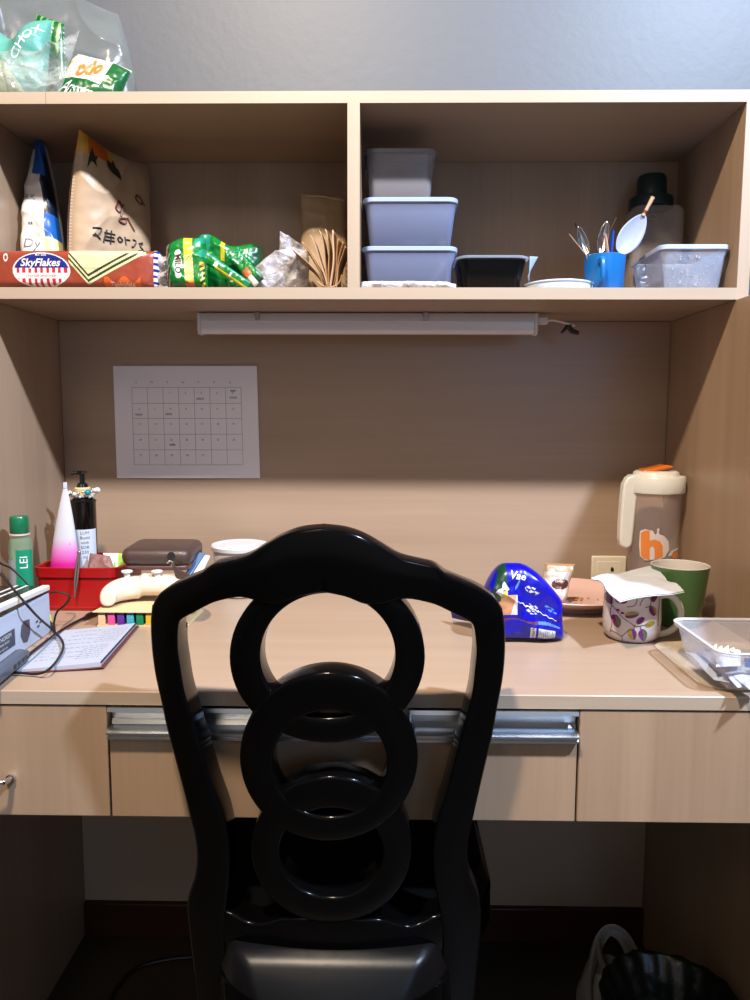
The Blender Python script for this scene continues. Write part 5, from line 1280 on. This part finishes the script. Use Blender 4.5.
# ---- blue mug with cutlery
UY = .385; u0_, u1_ = at(584, 262, Y=UY).x, at(625.5, 255, Y=UY).x; ux = (u0_+u1_)/2; uR = (u1_-u0_)/2; uz = at(605, 252, Y=UY-uR).z
t = thing('blue_mug', 'bright blue plastic mug holding cutlery on the shelf', 'mug', (ux, UY, SZT))
UB = mat('sky_blue_plastic', (20, 112, 190), rough=.3, coat=.1)
obj('cup_body', MB().lathe([(0, SZT+.001), (uR*.86, SZT), (uR*.9, SZT+.002), (uR-.0005, uz-.004), (uR, uz-.001), (uR-.001, uz), (uR-.0025, uz-.001), (uR*.86, SZT+.004), (0, SZT+.004)], (ux, UY, 0), 56), UB, t)
hxm = at(602, 270, Y=UY-uR-.01).x; z1_ = at(602, 259, Y=UY-uR-.012).z
hy = UY-uR
obj('handle', MB().tube(catmull([(hxm, hy+.002, z1_), (hxm, hy-.010, z1_+.001), (hxm, hy-.015, z1_-.008), (hxm, hy-.0155, z1_-.022), (hxm, hy-.011, z1_-.033), (hxm, hy+.003, z1_-.036)], 5), .0042, 12, flat=1.0), UB, t, label='loop handle facing the room')
SPM = mat('white_spoon_plastic', (158, 168, 200), rough=.3); STL = mat('cutlery_steel', (170, 165, 165), rough=.2, metal=1); BLH = mat('blue_handle', (20, 72, 190), rough=.3); BRH = mat('dark_brown_handle', (52, 30, 26), rough=.4); BEI = mat('beige_stick', (190, 160, 130), rough=.45)
base = Vector((ux, UY, SZT+.006))
def spoon(name, label, tip, neck, bowlr, mbowl, mh, cat='spoon', bowl_first=True, yb=0):
    """bowl up out of the mug: tip = bowl end (px), neck = where bowl meets its handle"""
    T, N_ = at(tip[0], tip[1], Y=UY+yb), at(neck[0], neck[1], Y=UY+yb)
    foot = Vector((ux+(N_.x-ux)*.3, UY+yb*.5, SZT+.008))
    t = thing(name, label, cat, tuple(foot), 'cutlery in the blue mug')
    d_ = (T-N_).normalized(); L_ = (T-N_).length; pn = d_.cross(Vector((0, 1, 0))).normalized()
    mb = MB()
    def S(u, v):
        s = u; w_ = bowlr*(math.sin(PI*s**.85))**.6 if 0 < s < 1 else 0
        o_ = (v*2-1); return N_+d_*L_*s+pn*w_*o_+Vector((0, .0045*(1-o_*o_)*math.sin(PI*s)+.0, 0))
    mb.grid(18, 12, S); obj('bowl', mb, mbowl, t, solid=.0012)
    obj('handle', MB().tube([N_+d_*.002, (N_+foot)/2, foot], [.0022, .0025, .003], 8), mh, t)
    return t
t = spoon('serving_spoon', 'large white plastic spoon tilting right out of the blue mug', (645, 214), (619, 254), .0185, SPM, SPM, yb=.0)
tp0, tp1 = at(643, 216, Y=UY), at(653, 197, Y=UY-.004)
obj('stem', MB().tube([tp0, tp0*.6+tp1*.4, tp1], [.0034, .0028, .0034], 10), BEI, t, label='beige stem end')
obj('stem_collar', MB().tube([tp0*.85+tp1*.15, tp0*.72+tp1*.28], .0038, 10), mat('dark_red_tape', (90, 30, 36), rough=.5), t)
spoon('spoon', 'steel spoon with a curved bowl at the centre of the blue mug', (607, 221), (600, 254), .0085, STL, STL, yb=-.008)
spoon('spoon', 'steel spoon leaning left at the rim of the blue mug', (578, 226), (588, 255), .008, STL, STL, yb=.004)
def stick(name, label, a, b, r, m, cat, yb=0):
    A_, B_ = at(a[0], a[1], Y=UY+yb), at(b[0], b[1], Y=UY+yb); C_ = Vector((ux+(B_.x-ux)*.4, UY+yb*.6, SZT+.008))
    o_ = obj(name, MB().tube([A_, A_*.5+B_*.5, B_, C_], [r*.8, r, r*.9, r*.8], 10, flat=.5), m); tag(o_, label, cat, 'cutlery in the blue mug')
stick('knife_handle', 'bright blue cutlery handle standing in the blue mug', (613, 231), (611, 253), .0045, BLH, 'knife', -.004)
stick('chopstick', 'dark brown wooden handle leaning left in the blue mug', (575, 223), (587, 254), .0035, BRH, 'utensil', .012)
stick('flat_stick', 'thin beige stick at the far left of the blue mug', (569, 234), (586, 255), .0016, BEI, 'stick', -.01)
stick('fork', 'steel fork blade slanting up to the right in the blue mug', (616, 218), (598, 252), .0036, STL, 'fork', .006)
stick('plastic_knife', 'pinkish beige plastic knife between the spoon and blue handle', (605, 234), (608, 253), .0042, mat('pink_beige', (196, 160, 146), rough=.4), 'knife', -.012)
# ---- long clear container
qx0, qx1 = at(658, 246, Y=.352).x, min(at(729, 247, Y=.352).x, XR-.002); qz = at(690, 246, Y=.352).z
FC = film('bluish_clear_plastic', (186, 202, 232), alpha=.34, rough=.14, bump=.15, bscale=60)
food_box(qx0, qx1, .340, .492, SZT, qz, .013, 'clear bluish food container with water drops at the right end of the shelf', m=FC, mr=mat('clear_blue_rim', (196, 214, 240), rough=.15, alpha=.8), r=.014)
tt_ = [o for o in bpy.data.objects if o.name.startswith('food_container')][-1]
dr = MB(); random.seed(9)
for k in range(34):
    f_ = random.random(); z = SZT+.008+random.random()**1.4*.045; x = qx0+.014+random.random()*(qx1-qx0-.03)
    yy = .340+.0136-.0106*min(1, (z-SZT)/(.72*(qz-SZT)))*.85; dr.sphere((x, yy-.0012, z), random.uniform(.0006, .0015), 4, sc=(random.uniform(.6, 1.2), .5, random.uniform(.7, 1.6)))
tag_ = obj('water_drops', dr, mat('bright_drop', (176, 186, 205), rough=.05), tt_, weld=False, label='beads of water on the wall'); tag_['kind'] = 'stuff'
# ---- bottle with dark lid at the back
t = thing('shaker_jug', 'clear square jug with a dark teal cap at the right back of the shelf', 'jug', (.51, .54, SZT))
VY = .535; v0_, v1_ = at(628, 210, Y=VY).x, at(680, 210, Y=VY).x; v1_ = min(v1_, XR-.004)
vz = at(650, 205, Y=VY-.03).z; vt = at(650, 172, Y=VY-.02).z
obj('body', tub([(SZT, .004), (SZT+.004, 0), (vz-.01, 0), (vz, .006), (vz, .010), (vz-.012, .0025), (SZT+.006, .0025), (SZT+.004, .006)], v0_, v1_, VY-.036, VY+.036, .016, n=7), film('dim_clear_body', (190, 176, 170), alpha=.22, rough=.12, bump=.02), t)
VC = mat('dark_teal_cap', (14, 40, 42), rough=.35); vc = ((v0_+v1_)/2-.006, VY)
cR = (at(673, 205, Y=VY).x-at(630, 205, Y=VY).x)/2
obj('cap', MB().lathe([(cR*.9, vz+.0005), (cR, vz+.002), (cR*1.0, vz+.016), (cR*.96, vz+.019), (cR*.70, vz+.021), (cR*.66, vt-.006), (cR*.58, vt-.001), (0, vt)], (vc[0], vc[1], 0), 48), VC, t)
obj('embossed_mark', MB().tube([(at(652, 217, Y=VY-.037).x+.009*math.cos(2*PI*k/32), VY-.0375, at(652, 217, Y=VY-.037).z+.0045*math.sin(2*PI*k/32)) for k in range(32)], .0006, 5, closed=True), mat('embossed_grey', (150, 136, 128), rough=.3), t, label='small oval embossed mark')

# ================================================================ ON TOP OF THE CABINET
ZTP = ZTT+.0004
GT = [mat('pack_green', (16, 92, 44), rough=.28, coat=.2), mat('pack_cream', (214, 206, 186), rough=.3), mat('pack_orange', (214, 120, 40), rough=.35), mat('pack_white', (226, 230, 222), rough=.35), mat('pack_light_green', (110, 170, 90), rough=.35)]
t = thing('green_snack_pack', 'green and cream snack pack with orange letters lying on top of the cabinet', 'packet', (-.44, .40, ZTP))
c4 = [at(78, 54, Y=.42), at(132, 71, Y=.42), at(112, 94, Y=.40), at(48, 94, Y=.38)]
c4[2].z = c4[3].z = ZTP+.001
def gt_col(u, v):
    if v > .55+.25*max(0, u-.5)*1.2 and u < .82: return 0
    if u > .70: return 0 if v > .05 else 1
    return 1
mb, F = pack(c4, .032, p=3, wr=.004, ws=30, seed=61, nu=110, nv=60, color=gt_col)
o_ = obj('wrapper', mb, GT, t); clampz(o_, ZTP)
ontext('odo', .021, F, .40, .32, .085, .055, GT[2], t, shear=.2, bold=.05, rot=.25)
ontext('Anssssss', .018, F, .38, .76, .085, .055, GT[3], t, shear=.5, bold=.0, rot=-.12, spacing=.8)
t = thing('green_carton_pack', 'small green pack with white lettering standing behind the teal bag on the cabinet', 'packet', (-.48, .45, ZTP))
c4 = [at(36, 14, Y=.445), at(64, 24, Y=.44), at(68, 94, Y=.44), at(30, 94, Y=.445)]
c4[2].z = c4[3].z = ZTP+.001
mb, F = pack(c4, .020, p=4, wr=.002, ws=30, seed=63, nu=50, nv=60, color=lambda u, v: 4 if (v < .3 and math.sin(u*30+v*8) > .5) else 0)
o_ = obj('wrapper', mb, GT, t); clampz(o_, ZTP)
ontext('IVE', .018, F, .45, .13, .05, .12, GT[3], t, shear=.1, rot=-.2)
TEALB = mat('teal_bag_plastic', (88, 158, 146), rough=.35, bump=.4, bscale=30)
t = thing('teal_plastic_bag', 'crumpled teal plastic bag at the left end of the cabinet top', 'bag', (-.55, .38, ZTP))
c4 = [at(-22, 34, Y=.395), at(52, 20, Y=.39), at(44, 94, Y=.375), at(-6, 94, Y=.38)]
c4[2].z = c4[3].z = ZTP+.001
mb, F = pack(c4, .05, p=2.2, wr=.008, ws=16, seed=71, nu=90, nv=80, edge=lambda u, v: Vector((0, 0, -.022*math.exp(-((u-.5)/.16)**2)*(1-v))))
o_ = obj('bag', mb, TEALB, t); clampz(o_, ZTP)
ontext('CHOX', .016, F, .76, .30, .10, .10, GT[3], t, rot=.7, bold=.01)
t = thing('clear_wrapping', 'shiny clear wrapping crumpled round the front of the teal bag', 'wrapper', (-.50, .35, ZTP))
c4 = [at(0, 52, Y=.350), at(80, 30, Y=.352), at(60, 94, Y=.335), at(10, 94, Y=.335)]
c4[2].z = c4[3].z = ZTP+.001
mb, F = pack(c4, .02, p=2.2, wr=.012, ws=22, seed=73, nu=90, nv=80, edge=lambda u, v: Vector((0, 0, -.028*math.sin(PI*u)**2*(1-v)**2*.8)))
o_ = obj('film', mb, film('bright_clear_film', (200, 206, 206), alpha=.10, rough=.06, bump=1.3, bscale=26), t); clampz(o_, ZTP)
t = thing('cream_bag', 'pale cream plastic bag peeking out at the far left of the cabinet top', 'bag', (-.60, .36, ZTP))
c4 = [at(-50, 66, Y=.345), at(4, 60, Y=.345), at(26, 94, Y=.335), at(-50, 94, Y=.335)]
c4[2].z = c4[3].z = ZTP+.001
mb, F = pack(c4, .02, p=2.2, wr=.006, ws=30, seed=75, nu=50, nv=40)
o_ = obj('bag', mb, film('pale_cream_film', (186, 194, 170), alpha=.4, rough=.2, bump=.6, bscale=30), t); clampz(o_, ZTP)
t = thing('frosted_bag', 'large translucent grey plastic bag billowing over the green packs on the cabinet', 'bag', (-.46, .48, ZTP))
c4 = [at(-10, -14, Y=.52), at(118, 4, Y=.52), at(134, 94, Y=.505), at(0, 94, Y=.505)]
c4[2].z = c4[3].z = ZTP+.001
mb, F = pack(c4, .07, p=3, wr=.008, ws=12, seed=81, nu=90, nv=80, edge=lambda u, v: Vector((.012*math.sin(PI*v)*u, 0, -.03*(1-v)*max(0, u-.6)*1.4)))
o_ = obj('bag', mb, film('grey_translucent_film', (140, 150, 150), alpha=.16, rough=.25, bump=.3, bscale=14), t); clampz(o_, ZTP)
